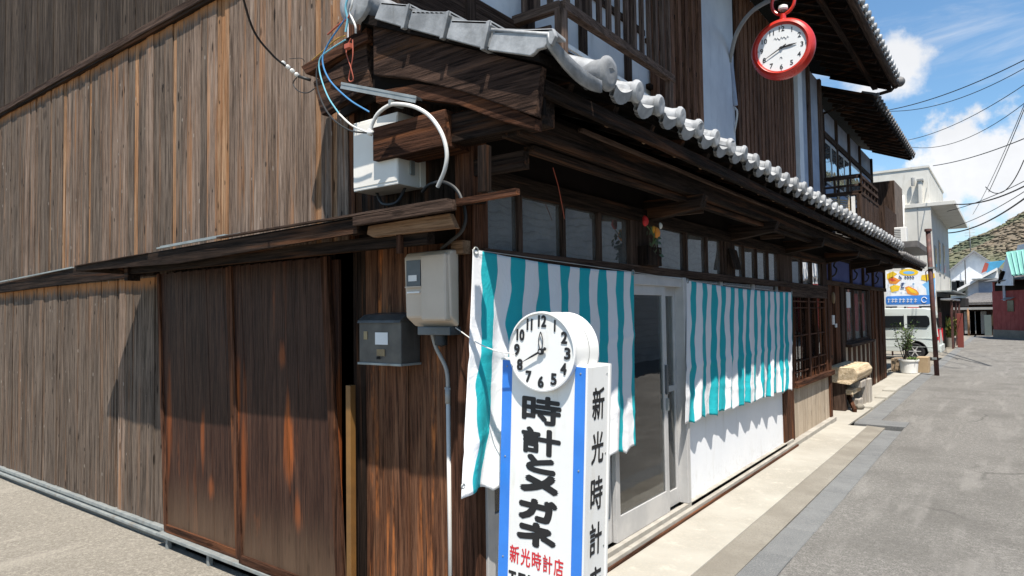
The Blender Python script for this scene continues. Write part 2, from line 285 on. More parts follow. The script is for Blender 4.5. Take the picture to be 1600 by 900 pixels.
# ------------------------------------------------------------------ mesh builders
class MB:
    def __init__(s): s.v = []; s.f = []; s.sm = []
    def add(s, vs, fs, smooth=False):
        o = len(s.v); s.v += [Vector(v) for v in vs]; s.f += [tuple(i+o for i in f) for f in fs]; s.sm += [smooth]*len(fs); return s
    def box(s, x0, x1, y0, y1, z0, z1):
        vs = [(x, y, z) for x in (x0, x1) for y in (y0, y1) for z in (z0, z1)]
        return s.add(vs, [(0, 1, 3, 2), (4, 6, 7, 5), (0, 4, 5, 1), (2, 3, 7, 6), (0, 2, 6, 4), (1, 5, 7, 3)])
    def bar(s, p, q, w, h, up=(0, 0, 1)):
        p, q = Vector(p), Vector(q); d = (q-p).normalized(); sd = d.cross(Vector(up)).normalized(); u = sd.cross(d)
        vs = [a+sd*(i*w/2)+u*(j*h/2) for a in (p, q) for i in (-1, 1) for j in (-1, 1)]
        return s.add(vs, [(0, 1, 3, 2), (4, 6, 7, 5), (0, 4, 5, 1), (2, 3, 7, 6), (0, 2, 6, 4), (1, 5, 7, 3)])
    def prism(s, pts, vec, smooth=False):
        n = len(pts); vec = Vector(vec); vs = [Vector(p) for p in pts]+[Vector(p)+vec for p in pts]
        s.add(vs, [tuple(range(n))[::-1], tuple(range(n, 2*n))]); o = len(s.v)-2*n
        s.f += [(o+i, o+(i+1) % n, o+n+(i+1) % n, o+n+i) for i in range(n)]; s.sm += [smooth]*n; return s
    def tube(s, pts, r, n=8, cap=True, r2=None):
        pts = [Vector(p) for p in pts]; k = len(pts); vs = []; prev = None
        for i, p in enumerate(pts):
            d = (pts[min(i+1, k-1)]-pts[max(i-1, 0)]).normalized()
            if prev is None: a = d.orthogonal().normalized()
            else: a = (prev-d*prev.dot(d)).normalized()
            prev = a; b = d.cross(a); rr = r if r2 is None else r+(r2-r)*i/(k-1)
            vs += [p+(a*math.cos(2*math.pi*j/n)+b*math.sin(2*math.pi*j/n))*rr for j in range(n)]
        fs = [(i*n+j, i*n+(j+1) % n, (i+1)*n+(j+1) % n, (i+1)*n+j) for i in range(k-1) for j in range(n)]
        s.add(vs, fs, True)
        if cap: o = len(s.v)-k*n; s.f += [tuple(o+j for j in range(n))[::-1], tuple(o+(k-1)*n+j for j in range(n))]; s.sm += [False]*2
        return s
    def lathe(s, prof, c, axis, n=24):
        """prof = [(radius, offset along axis)]"""
        c, ax = Vector(c), Vector(axis).normalized(); a = ax.orthogonal().normalized(); b = ax.cross(a); vs = []
        for r, h in prof: vs += [c+ax*h+(a*math.cos(2*math.pi*j/n)+b*math.sin(2*math.pi*j/n))*max(r, 1e-4) for j in range(n)]
        return s.add(vs, [(i*n+j, i*n+(j+1) % n, (i+1)*n+(j+1) % n, (i+1)*n+j) for i in range(len(prof)-1) for j in range(n)], True)
    def sphere(s, c, r, n=10, sq=(1, 1, 1)):
        c = Vector(c); vs = []
        for i in range(n+1):
            th = math.pi*i/n
            vs += [c+Vector((math.sin(th)*math.cos(2*math.pi*j/n)*sq[0], math.sin(th)*math.sin(2*math.pi*j/n)*sq[1], math.cos(th)*sq[2]))*r for j in range(n)]
        return s.add(vs, [(i*n+j, (i+1)*n+j, (i+1)*n+(j+1) % n, i*n+(j+1) % n) for i in range(n) for j in range(n)], True)
    def mesh(s, name, origin=None, bevel=0, seg=2):
        me = bpy.data.meshes.new(name); inv = origin if origin is not None else Matrix()
        me.from_pydata([inv @ v for v in s.v], [], s.f); me.polygons.foreach_set('use_smooth', s.sm)
        bm = bmesh.new(); bm.from_mesh(me); bmesh.ops.recalc_face_normals(bm, faces=bm.faces)
        if bevel:
            es = [e for e in bm.edges if len(e.link_faces) == 2 and e.calc_face_angle(0) > .6]
            bmesh.ops.bevel(bm, geom=es, offset=bevel, segments=seg, affect='EDGES', clamp_overlap=True, profile=.6)
        for e in bm.edges:
            if len(e.link_faces) == 2 and e.calc_face_angle(0) > .62: e.smooth = False
        bm.to_mesh(me); bm.free(); return me
    def build(s, name, mat, parent=None, bevel=0, seg=2):
        inv = wm(parent).inverted() if parent else Matrix()
        me = s.mesh(name, inv, bevel, seg); me.materials.append(mat if not isinstance(mat, str) else M[mat])
        o = bpy.data.objects.new(name, me); COL.objects.link(o); o.parent = parent; return o
def wm(o):
    m = o.matrix_basis.copy()
    while o.parent: o = o.parent; m = o.matrix_basis @ m
    return m
def tag(o, label=None, cat=None, group=None, kind=None):
    for k, v in (('label', label), ('category', cat), ('group', group), ('kind', kind)):
        if v: o[k] = v
    return o
def thing(name, label, cat, loc=(0, 0, 0), group=None):
    o = bpy.data.objects.new(name, None); o.empty_display_size = .1; COL.objects.link(o); o.location = loc
    return tag(o, label, cat, group)
def inst(name, me, parent, loc, rot=(0, 0, 0), sc=(1, 1, 1), mat=None):
    o = bpy.data.objects.new(name, me); COL.objects.link(o); o.parent = parent
    o.location = Vector(loc)-(wm(parent).translation if parent else Vector()); o.rotation_euler = rot; o.scale = sc
    return o
def copy_tree(o, parent=None):
    c = o.copy(); COL.objects.link(c); c.parent = parent
    for ch in [x for x in COL.objects if x.parent == o]: copy_tree(ch, c)
    return c
def B(*a): return MB().box(*a)
def unit(mat, name='board', bev=.0):
    me = MB().box(-.5, .5, -.5, .5, -.5, .5).mesh(name, None, bev, 1); me.materials.append(M[mat]); return me
UN = {}
def piece(name, mat, parent, x0, x1, y0, y1, z0, z1, rot=(0, 0, 0)):
    if mat not in UN: UN[mat] = unit(mat, mat+'_piece')
    return inst(name, UN[mat], parent, ((x0+x1)/2, (y0+y1)/2, (z0+z1)/2), rot, (abs(x1-x0), abs(y1-y0), abs(z1-z0)))
def catmull(P, k=8):
    P = [Vector(p) for p in P]; P = [P[0]*2-P[1]]+P+[P[-1]*2-P[-2]]; out = []
    for i in range(1, len(P)-2):
        for j in range(k):
            t = j/k; a, b, c, d = P[i-1:i+3]
            out.append(.5*((2*b)+(c-a)*t+(2*a-5*b+4*c-d)*t*t+(3*b-a-3*c+d)*t**3))
    return out+[P[-2]]
def text_mesh(body, size, mat, parent, matrix, name='lettering', thick=.0, extr=.0015, sx=1, sy=1):
    c = bpy.data.curves.new('txt', 'FONT'); c.body = body; c.size = size; c.align_x = 'CENTER'; c.align_y = 'CENTER'
    c.offset = thick; c.extrude = extr; c.resolution_u = 3
    o = bpy.data.objects.new('txt', c); COL.objects.link(o); bpy.context.view_layer.update()
    dg = bpy.context.evaluated_depsgraph_get(); me = bpy.data.meshes.new_from_object(o.evaluated_get(dg)); bpy.data.objects.remove(o)
    xs = [v.co.x for v in me.vertices]; ys = [v.co.y for v in me.vertices]
    cx, cy = (min(xs)+max(xs))/2, (min(ys)+max(ys))/2
    me.transform(matrix @ Matrix.Diagonal((sx, sy, 1, 1)) @ Matrix.Translation((-cx, -cy, 0)))
    me.name = name; me.materials.clear(); me.materials.append(M[mat])
    r = bpy.data.objects.new(name, me); COL.objects.link(r); r.parent = parent; return r
# ================================================================== GROUND
def grid(x0, x1, y0, y1, nx, ny, fz):
    g = MB(); vs = [(x0+(x1-x0)*i/nx, y0+(y1-y0)*j/ny, 0) for i in range(nx+1) for j in range(ny+1)]
    vs = [(x, y, fz(x, y)) for x, y, _ in vs]
    return g.add(vs, [(i*(ny+1)+j, (i+1)*(ny+1)+j, (i+1)*(ny+1)+j+1, i*(ny+1)+j+1) for i in range(nx) for j in range(ny)], True)
def sstep(a, b, x): t = min(1, max(0, (x-a)/(b-a))); return t*t*(3-2*t)
M['earth'] = plain('far_ground', (.12, .12, .07), (.16, .14, .09), .95, 0, .05, .2, 2)
tag(grid(-1400, 1400, -600, 1500, 4, 4, lambda x, y: -.2).build('ground', 'earth'), kind='structure')
tag(grid(.92, 13, -14, 43, 24, 60, lambda x, y: .012*math.sin(y*.5)*math.sin(x)*0).build('road', 'asphalt'), kind='structure')
tag(grid(-30, .50, 8.0, 43, 6, 10, lambda x, y: -.008).build('parking_lot', 'rough_conc'), kind='structure')
tag(grid(-16, .915, -14, -.02, 60, 30, lambda x, y: -.1*sstep(.9, -1.2, x)-.012+.006*noise.noise(Vector((x*2, y*2, 0)))).build('side_street', 'sidestreet'), kind='structure')
g = MB().box(-.02, .52, -.9, 7.42, -.2, .03); tag(MB().add([(.588, 8.2, .004), (.99, 8.2, .004), (.99, 43, .004), (.60, 43, .004)], [(0, 1, 2, 3)]).build('road_edge', 'asphalt'), kind='structure'); ap = tag(g.build('concrete_apron', 'concrete', bevel=.006), kind='structure')
g = MB(); g.add([(.50, -1.6, .022), (.718, -1.6, .010), (.718, 7.55, .010), (.50, 7.55, .022), (.50, -1.6, -.2), (.718, -1.6, -.2), (.718, 7.55, -.2), (.50, 7.55, -.2)], [(0, 1, 2, 3), (0, 4, 5, 1), (2, 1, 5, 6), (3, 2, 6, 7), (0, 3, 7, 4)])
tag(g.build('kerb_strip', 'rough_conc'), kind='structure')
ch = tag(B(.715, .925, -3, 7.6, -.3, -.06).build('drain_channel', 'rough_conc'), kind='structure')
cov = B(-.1, .1, -.295, .295, -.04, .0).mesh('drain_cover', None, .005, 1); cov.materials.append(M['drain'])
for i in range(17): inst('drain_cover', cov, ch, (.82+rnd(-.002, .002), -2.5+i*.6, .008+rnd(-.003, .003)), (0, 0, rnd(-.004, .004)))
tag(B(.31, .93, 7.74, 8.2, -.1, .012).build('catch_basin_cover', 'drain', bevel=.006), kind='structure')
# drain of the next house, running slightly skew to the street edge
ch2 = tag(MB().prism([(.30, 8.2, -.3), (.59, 8.2, -.3), (.60, 42, -.3), (.46, 42, -.3)], (0, 0, .24)).build('far_drain_channel', 'rough_conc'), kind='structure')
cov2 = B(-.13, .13, -.495, .495, -.04, 0).mesh('far_drain_cover', None, .006, 1); cov2.materials.append(M['drain'])
for i in range(33): inst('drain_cover', cov2, ch2, (.45+i*.0024, 8.75+i, .006), (0, 0, -.004))
g = MB().prism([(-.35, 7.45, .0), (.28, 7.45, 0), (.31, 11, 0), (.33, 16.5, 0), (-.35, 16.5, 0)], (0, 0, .02)); tag(g.build('house_apron', 'concrete'), kind='structure')
for (a, b, c_, d) in ((.12, .33, 9.3, 10.4), (.14, .34, 10.7, 11.5), (.10, .33, 11.9, 13.1)):
    tag(B(a, b, c_, d, -.05, .055).build('kerb_block', 'concrete', bevel=.02), kind='structure')
# ================================================================== SHOP HOUSE
H = thing('shop_house', 'old two-storey wooden corner shop with weathered board side wall and silver tiled lower roof', 'house', (0, 0, 0))
sw = B(-9.4, -.96, .03, .14, -.1, 6.4).build('side_wall', 'board_dark', H)
def boards(mats, x0, x1, z0, z1, y, par, wmin=.10, wmax=.165, thin=.25, dx=0, bias=None, zj=.004, yj=.006):
    x = x0
    while x < x1-.02:
        th = random.random() < thin
        w = rnd(.035, .06) if th else rnd(wmin, wmax)
        w = min(w, x1-x)
        mt = bias(x, th) if bias else random.choice(mats)
        yy = y+rnd(-yj, yj)+(.004 if th else 0)
        a = dx/(z1-z0)
        piece('board', mt, par, x+.002, x+w-.002, yy-.011, yy+.011, z0+rnd(-zj, zj), z1, (0, math.atan(a), 0)); x += w
bi = lambda x, th: ('board_orange' if (th and random.random() < (.75 if x > -3.6 else .15)) or random.random() < (.10 if x > -2.4 else .0) else ('board' if random.random() < min(.95, max(.12, .95+(x+2.0)*.28)) else 'board_grey'))
boards(None, -9.2, -.962, 2.0, 3.94, .012, sw, bias=bi, zj=.0, wmin=.085, wmax=.13, thin=.34)
boards(None, -9.2, -3.1, .0, 1.985, .012, sw, thin=.15, bias=lambda x, th: 'board' if (x > -4.2 and random.random() < .2) else 'board_grey')
boards(['board_dark'], -9.2, -.965, 4.02, 6.35, -.005, sw, wmin=.11, wmax=.16, thin=.2)
MB().prism([(-9.3, -.02, 6.36), (-.9, -.02, 6.36), (-4.8, -.02, 8.1)], (0, .1, 0)).build('gable_panel', 'board_dark', H)
B(-9.4, -.962, -.045, .02, 3.935, 4.0).build('drip_board', 'brown_x', H, .006)
B(-9.4, -.962, -.03, .02, 3.915, 3.934).build('drip_moulding', 'beam_x', H)
B(-.99, -.945, -.005, .05, 2.0, 4.6).build('corner_trim', 'red_z', H)
# ridge wall at the front face, above the lower roof
# base drip strips along the side wall
B(-9.4, -3.08, -.035, .03, -.03, .0).build('base_rail', 'steel', H, .004)
B(-9.4, -3.14, -.055, .03, -.068, -.045).build('base_rail', 'steel', H, .004)
B(-9.4, -3.12, -.02, .05, -.2, -.02).build('foundation', 'rough_conc', H)
B(-3.1, -.05, .12, .2, -.2, .0).build('foundation', 'darkwall', H)
B(-3.12, -.88, -.1, .0, -.035, -.012).build('door_track', 'steel', H, .003)
for x in (-3.0, -2.42, -1.72, -1.2): B(x, x+.03, -.085, -.055, -.14, -.034).build('track_post', 'steel', H)
# big leaning storage doors
def lean_door(x0b, x1b, y, z0, z1, dx):
    p = B(x0b-.005+dx*.5, x1b+dx*.5, y+.012, y+.03, z0+.05, z1-.02).build('storage_door', 'door_board', H)
    n = 9; w = (x1b-x0b)/n
    for i in range(n):
        piece('board', 'door_board', p, x0b+i*w+.001+dx/2, x0b+(i+1)*w-.001+dx/2, y-.008+rnd(-.0015, .0015), y+.01, z0+.03, z1, (0, math.atan(dx/(z1-z0)), 0))
    piece('stile', 'red_z', p, x1b-.05+dx/2, x1b+.012+dx/2, y-.028, y-.007, z0, z1, (0, math.atan(dx/(z1-z0)), 0))
    piece('stile', 'red_z', p, x0b-.012+dx/2, x0b+.022+dx/2, y-.024, y-.007, z0, z1, (0, math.atan(dx/(z1-z0)), 0))
    piece('bottom_rail', 'red_x', p, x0b+.02, x1b-.05, y-.026, y-.006, z0, z0+.055)
lean_door(-3.08, -2.05, -.03, -.01, 1.95, -.14)
lean_door(-2.0, -.96, -.065, -.01, 1.95, -.14)
# narrow wall between doors and corner post
ew = B(-1.16, -.05, .03, .12, -.1, 2.9).build('end_wall', 'darkwall', H)
boards(['door_board2'], -.86, -.12, -.05, 1.97, .012, ew, wmin=.10, wmax=.15, thin=.1)
boards(['beam_z'], -.958, -.1, 2.1, 2.9, .012, ew, wmin=.13, wmax=.2, thin=0)
B(-.965, -.862, -.0, .03, 0, 1.97).build('jamb', 'beam_z', H)
B(-.19, -.115, -.03, .04, -.05, 1.95).build('wall_post', 'red_z', H, .004)
B(-.118, -.0, -.058, .06, -.05, 2.62).build('corner_post', 'red_z', H, .005)
B(-.915, -.875, -.10, -.062, -.02, 1.21).build('rail_plate', 'brass', H, .003)
# awning over the side doors
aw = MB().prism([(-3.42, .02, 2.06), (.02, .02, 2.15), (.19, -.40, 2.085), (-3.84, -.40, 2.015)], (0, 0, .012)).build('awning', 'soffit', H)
fa = MB(); fa.prism([(-3.84, -.405, 2.02), (-.45, -.405, 2.075), (-.45, -.405, 2.005), (-2.2, -.405, 1.955), (-3.84, -.405, 1.985)], (0, .02, 0)); fa.prism([(-3.84, -.4, 2.02), (-3.45, .0, 2.07), (-3.40, .0, 1.94), (-3.84, -.4, 1.985)], (.02, 0, 0)); fa.build('fascia', 'beam_x', aw)
MB().bar((-.46, -.41, 2.06), (.19, -.41, 2.072), .03, .045).build('fascia', 'brown_x', aw, .003)
MB().bar((-3.80, -.412, 2.024), (-2.6, -.412, 2.047), .014, .005).build('flashing', 'brown_x', aw)
MB().bar((-2.45, -.415, 2.068), (-1.45, -.415, 2.085), .016, .009).build('flashing', 'steel', aw); MB().bar((-2.45, -.39, 2.082), (-1.65, -.39, 2.096), .016, .007).build('flashing', 'steel', aw)
MB().bar((-1.7, -.41, 2.08), (.16, -.41, 2.098), .03, .01).build('flashing', 'brown_x', aw)
B(-3.05, -.05, -.33, -.28, 1.93, 1.99).build('awning_beam', 'beam_x', aw)
B(-3.09, -3.04, -.35, -.26, 1.88, 1.985).build('beam_end', 'beam_x', aw)
for x in (-2.6, -1.9, -1.2, -.5): MB().bar((x, .0, 2.10), (x, -.38, 2.02), .04, .045).build('awning_rafter', 'beam_y', aw)
MB().prism([(-9.4, -.045, 1.89), (-7, -.045, 1.91), (-5.2, -.045, 1.935), (-3.3, -.045, 1.945), (-3.3, -.045, 2.08), (-4.6, -.045, 2.085), (-5.2, -.045, 2.07), (-7, -.045, 2.0), (-9.4, -.045, 1.95)], (0, .045, 0)).build('drip_board', 'beam_x', H)
MB().bar((-9.4, -.05, 1.955), (-4.85, -.05, 2.085), .02, .012).build('drip_flashing', 'steel', H)
pts = [at(575, 353, 'y', -.36), at(702, 333, 'y', -.36), at(712, 356, 'y', -.36), at(640, 364, 'y', -.36), at(583, 371, 'y', -.36), at(573, 366, 'y', -.36)]
MB().prism(pts, (0, .03, 0)).build('bracket_board', 'tan_x', aw, .003)
a, b = at(706, 318, 'y', -.38), at(809, 299, 'y', -.38); MB().bar(a, b, .03, .025).build('awning_batten', 'red_x', aw)
a, b = at(757, 228, 'y', -.3), at(757, 300, 'y', -.3); MB().bar(a, b, .045, .04, (0, 1, 0)).build('hanger_post', 'beam_z', H)
a, b = at(625, 366, 'y', -.34), at(625, 396, 'y', -.34); MB().bar(a, b, .025, .025, (0, 1, 0)).build('peg', 'red_z', aw)
a = at(716, 386, 'y', -.1); B(a.x-.03, a.x+.045, -.12, -.06, a.z-.035, a.z+.03).build('peg', 'tan_x', H)
# ---------------------------------------------------------------- street front
YE = 7.78
B(-.06, .035, -.0, YE, 1.865, 1.925).build('lintel', 'brown_y', H, .004)
B(-.06, .03, .05, YE, 2.235, 2.33).build('transom_head', 'beam_y', H, .004)
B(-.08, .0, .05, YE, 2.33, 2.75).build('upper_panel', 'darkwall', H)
mull = [(.325, .03), (.76, .03), (1.19, .04), (2.62, .04), (3.08, .03), (3.47, .03), (4.09, .03), (4.50, .03), (4.91, .03), (6.40, .035), (6.92, .035)]
for y, w in mull: piece('mullion', 'brown_z', H, -.035, .012, y-w/2, y+w/2, 1.925, 2.235)
for (y0, y1) in ((1.60, 2.05), (3.52, 3.78), (5.33, 5.86), (7.5, YE)): piece('transom_post', 'brown_z', H, -.05, .02, y0, y1, 1.925, 2.235)
edges = [0.0, .325, .76, 1.19, 1.60]; panes = list(zip(edges[:-1], edges[1:]))
panes += [(2.05, 2.62), (2.62, 3.08), (3.08, 3.47), (3.78, 4.09), (4.09, 4.5), (4.5, 4.91), (4.91, 5.33), (5.86, 6.40), (6.40, 6.92), (6.92, 7.5)]
for y0, y1 in panes: piece('transom_pane', 'glass_dirty', H, -.018, -.013, y0, y1, 1.925, 2.235, (0, 0, rnd(-.006, .006)))
# show window and sliding glass doors in aluminium
sill = B(-.05, .085, .0, YE, .02, .075).build('sill_track', 'sillc', H, .004)
B(.086, .10, .0, 5.6, .028, .05).build('track_rail', 'red_y', H)
B(.012, .05, .02, 5.6, .076, .105).build('track_guide', 'sillc', H)
B(-.06, .032, .0, 2.46, 1.79, 1.864).build('door_head', 'alu', H, .003)
def glass_door(y0, y1, x, z0=.107, z1=1.79, st=.055, bot=.16, mid=None):
    d = MB(); d.box(x-.015, x+.015, y0, y0+st, z0, z1); d.box(x-.015, x+.015, y1-st, y1, z0, z1)
    d.box(x-.014, x+.014, y0+st, y1-st, z0, z0+bot); d.box(x-.014, x+.014, y0+st, y1-st, z1-.07, z1)
    if mid: d.box(x-.014, x+.014, y0+st, y1-st, mid, mid+.045)
    o = d.build('sliding_door', 'alu', H, .003)
    B(x-.003, x+.003, y0+st-.005, y1-st+.005, z0+bot-.005, z1-.065).build('pane', 'glass', o); return o
glass_door(.01, .66, .0, bot=.5)
glass_door(.62, 1.36, -.035)
d = glass_door(1.33, 2.17, .0)
B(.016, .03, 2.125, 2.16, .98, 1.2).build('handle', 'meterdark', d, .004)
B(.016, .035, 2.135, 2.155, .86, .95).build('lock', 'steel', d, .004)
glass_door(2.14, 2.44, -.038, mid=.98, bot=.12, st=.04)
B(-.06, .05, 2.44, 2.50, .107, 1.864).build('door_jamb', 'alu', H, .004)
B(-.045, -.015, 2.19, 2.235, 1.12, 1.33).build('door_plate', 'yellow', H, .002)
# white panel and window behind the right cloth
B(-.03, .012, 2.50, 5.30, .09, .80).build('lower_panel', 'white_panel', H, .003)
B(.0, .05, 2.50, 5.30, .076, .10).build('panel_base', 'sillc', H)
B(-.03, .02, 2.50, 5.30, .80, .85).build('window_sill', 'alu', H, .003)
for y0, y1 in ((2.5, 3.45), (3.45, 4.4), (4.4, 5.3)):
    f = MB(); f.box(-.03, 0, y0, y0+.04, .85, 1.864); f.box(-.03, 0, y1-.04, y1, .85, 1.864); f.box(-.03, 0, y0+.04, y1-.04, .85, .89); o = f.build('window_frame', 'alu', H)
    B(-.018, -.012, y0+.03, y1-.03, .88, 1.86).build('pane', 'glass', o)
B(-.06, .03, 5.30, 5.74, .03, 1.865).build('front_post', 'red_z', H, .005)
lw = B(-.05, .0, 5.74, 7.70, .04, .67).build('lower_boarding', 'cream', H)
for i in range(16): piece('board', 'cream', lw, -.004, .012+rnd(-.001, .001), 5.74+i*.1225+.0015, 5.74+(i+1)*.1225-.0015, .04, .665)
B(-.06, .075, 5.76, 7.84, .67, .735).build('lattice_sill', 'red_y', H, .006)
B(-.06, .035, 7.70, 7.82, .03, 1.865).build('end_post', 'red_z', H, .005)
B(-.06, .03, 5.74, 7.7, 1.75, 1.864).build('lattice_head', 'brown_y', H)
B(-.02, -.015, 5.74, 7.7, .735, 1.75).build('lattice_pane', 'glass', H)
for y, w in ((5.80, .05), (6.62, .11), (7.08, .06), (7.60, .1)): piece('lattice_bar', 'red_z', H, -.01, .028, y-w/2, y+w/2, .735, 1.75)
for y in (5.95, 6.1, 6.25, 6.42, 6.82, 6.95, 7.2, 7.33, 7.45): piece('lattice_slat', 'red_z', H, .0, .014, y-.009, y+.009, .735, 1.75 if y in (5.95, 6.25, 7.33) else .98)
for z in (.84, .97, 1.28, 1.62, 1.7): piece('lattice_rail', 'red_y', H, .012, .022, 5.8, 7.6, z-.008, z+.008)
# interior, dim
rm = MB(); rm.box(-3.2, -.1, .12, 7.7, .0, .06); fl = rm.build('shop_floor', plain('shop_floor', (.28, .27, .25), (.2, .19, .17), .5), H)
B(-3.3, -3.2, .12, 7.7, .0, 2.6).build('back_wall', plain('shop_wall', (.16, .14, .12), None, .8), H)
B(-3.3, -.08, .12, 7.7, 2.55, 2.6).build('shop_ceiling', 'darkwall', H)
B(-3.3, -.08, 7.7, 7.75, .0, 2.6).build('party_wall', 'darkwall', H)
cs = thing('display_case', 'low glass-topped display case inside the shop behind the sliding doors', 'display case', (-.9, 2.2, .06))
B(-1.1, -.55, 1.7, 3.2, .06, .62).build('cabinet', plain('case_laminate', (.42, .38, .32), None, .5), cs, .01); B(-1.12, -.53, 1.48, 3.22, .88, .91).build('top', 'alu', cs)
B(-.56, -.55, 1.5, 3.2, .62, .88).build('pane', 'glass', cs)
sf = thing('shop_shelf', 'dark wooden shelf with small boxes inside the shop, behind the glass doors', 'shelf', (-2.6, 1.8, .06))
for z in (.5, .95, 1.4, 1.85): B(-2.9, -2.5, .4, 3.6, z, z+.03).build('shelf_board', 'brown_y', sf)
for y in (.4, 2.0, 3.57): B(-2.9, -2.5, y, y+.03, .06, 1.9).build('side_panel', 'brown_z', sf)
st = thing('stool', 'white stool standing inside the shop behind the glass door', 'stool', (-1.3, 1.3, .06))
MB().lathe([(0, .02), (.15, .02), (.16, 0), (.15, -.03), (0, -.03)], (-1.3, 1.2, .5), (0, 0, 1), 20).build('seat', 'white_paint', st)
for k in range(4): MB().tube([(-1.3+.1*math.cos(k*1.57+.8), 1.2+.1*math.sin(k*1.57+.8), .48), (-1.3+.16*math.cos(k*1.57+.8), 1.2+.16*math.sin(k*1.57+.8), .06)], .012, 6).build('leg', 'alu', st)
cu = MB(); n = 40
for k in range(n+1):
    y = 6.70+k*.9/n; x = -.07+.018*math.sin(k*1.3); cu.v += [Vector((x, y, .75)), Vector((x, y, 1.72))]
    if k: cu.f.append((2*k-2, 2*k, 2*k+1, 2*k-1)); cu.sm.append(True)
tag(cu.build('curtain', plain('white_curtain', (.62, .64, .66), None, .9)), 'white curtain hanging behind the far lattice window of the shop', 'curtain')
cu = MB()
for k in range(n+1):
    y = 5.78+k*1.8/n; x = -.045+.006*math.sin(k*1.1); cu.v += [Vector((x, y, .74)), Vector((x, y, .93))]
    if k: cu.f.append((2*k-2, 2*k, 2*k+1, 2*k-1)); cu.sm.append(True)
tag(cu.build('cloth_strip', plain('teal_cloth', (.06, .36, .40), (.4, .55, .56), .9, 0, 12)), 'low teal and white cloth strip behind the foot of the lattice window', 'cloth')
# ---------------------------------------------------------------- lower tiled roof
SL = .43; ZT = lambda x: 2.705+(.6-x)*SL; TH = math.atan(SL); XR = -.55; Y0, Y1 = -.26, 11.45
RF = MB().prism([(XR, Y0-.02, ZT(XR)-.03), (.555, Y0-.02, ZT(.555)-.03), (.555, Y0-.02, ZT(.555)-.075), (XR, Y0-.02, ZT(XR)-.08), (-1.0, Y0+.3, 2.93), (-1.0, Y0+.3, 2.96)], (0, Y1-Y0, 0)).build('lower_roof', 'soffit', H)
B(.505, .54, Y0+.05, Y1, 2.53, 2.60).build('eave_fascia', 'beam_y', H, .004)
for i in range(27):
    y = .0+i*.43; MB().bar((.53, y, ZT(.53)-.135), (-.05, y, ZT(-.05)-.135), .045, .075).build('rafter', 'beam_x', H)
B(.26, .38, -.16, 11.4, 2.40, 2.52).build('eave_beam', 'beam_y', H, .006)
B(.27, .33, .0, 5.6, 2.36, 2.39).build('beam_lath', 'beam_y', H)
for y in (1.85, 3.65, 5.55, 7.72, 9.7, 11.2):
    MB().prism([(0, y, 2.25), (.42, y, 2.31), (.45, y, 2.40), (0, y, 2.40)], (0, .1, 0)).build('bracket_arm', 'beam_x', H, .006)
for y in (2.3, 4.6): B(.02, .26, y, y+.05, 2.34, 2.39).build('tie', 'brown_x', H)
B(.39, .42, .3, 9, 2.505, 2.52).build('rafter_lath', 'brown_y', H)
for i in range(22): B(.47, .485, .43+i*.43, .455+i*.43, 2.545, 2.60).build('rafter_clip', 'tan_x', H)
# tiles
def tile_mesh(lip, mat):
    t = MB(); prof = []
    for k in range(7): a = math.pi*(1-k/6); prof.append((.05*math.cos(a), .05*math.sin(a)))
    for k in range(1, 9): u = k/8; prof.append((.05+.185*u, -.034*math.sin(math.pi*u)**.8))
    n = len(prof); L_ = .31
    vs = [(0, y, z) for y, z in prof]+[(-L_, y, z-.012) for y, z in prof]+[(0, y, z-.018) for y, z in prof]+[(-L_, y, z-.03) for y, z in prof]
    fs = []
    for i in range(n-1): fs += [(i, i+1, n+i+1, n+i), (2*n+i+1, 2*n+i, 3*n+i, 3*n+i+1), (i+1, i, 2*n+i, 2*n+i+1)]
    t.add(vs, fs, False)
    if lip:
        for k in range(7, n-1):
            (ya, za), (yb, zb) = prof[k], prof[k+1]
            da = .045+.012*math.sin(math.pi*(k-6)/8)
            t.add([(0.004, ya, za+.003), (0.004, yb, zb+.003), (.004, yb, zb-da), (.004, ya, za-da), (-.02, ya, za), (-.02, yb, zb), (-.02, yb, zb-da), (-.02, ya, za-da)], [(0, 1, 2, 3), (5, 4, 7, 6), (3, 2, 6, 7), (0, 4, 5, 1)])
    me = t.mesh('tile'); me.materials.append(M[mat]); return me
def cap_mesh(r, mat):
    c = MB().lathe([(0, .022), (r*.7, .021), (r*.9, .016), (r, .006), (r, -.02), (r*.86, -.03), (r*.86, -.09), (0, -.09)], (0, 0, 0), (1, 0, 0), 20)
    me = c.mesh('tile_cap'); me.materials.append(M[mat]); return me
def cap_dome(r, mat):
    # ellipsoidal end of the cover tile with the sharp rolled rim
    c = MB().lathe([(0, .012), (r*.55, .016), (r*.8, .014), (r*.92, .006), (r, .0), (r, -.012), (r*.86, -.018), (r*.80, -.12), (0, -.12)], (0, 0, 0), (1, 0, 0), 22)
    me = c.mesh('tile_cap'); me.materials.append(M[mat]); return me
TE, TT, CP = tile_mesh(True, 'tile'), tile_mesh(False, 'tile'), cap_dome(.058, 'tile')
PT = .287
for i in range(39):
    y = .218+i*PT
    for r in range(5):
        x = .60-r*.235
        if r == 0:
            o = inst('eave_tile', TE, RF, (x+.012+rnd(-.006, .006), y+rnd(-.005, .005), ZT(x)+rnd(-.004, .004)), (rnd(-.03, .03), TH+rnd(-.02, .02), 0))
            if i: inst('tile_cap', CP, RF, (x+.016+rnd(-.006, .006), y+rnd(-.005, .005), ZT(x)+.010+rnd(-.004, .004)), (rnd(-.1, .1), TH*.3+rnd(-.09, .09), rnd(-.09, .09)))
        else: inst('tile', TT, RF, (x, y, ZT(x)+.004*r), (0, TH-.03, 0))
inst('corner_cap', cap_dome(.082, 'tile'), RF, (.615, .212, ZT(.6)+.02), (0, TH*.3, 0))
MB().tube([(.60, .212, ZT(.6)+.01), (-.5, .212, ZT(-.5)+.01)], .062, 14).build('verge_roll', 'tile', RF)
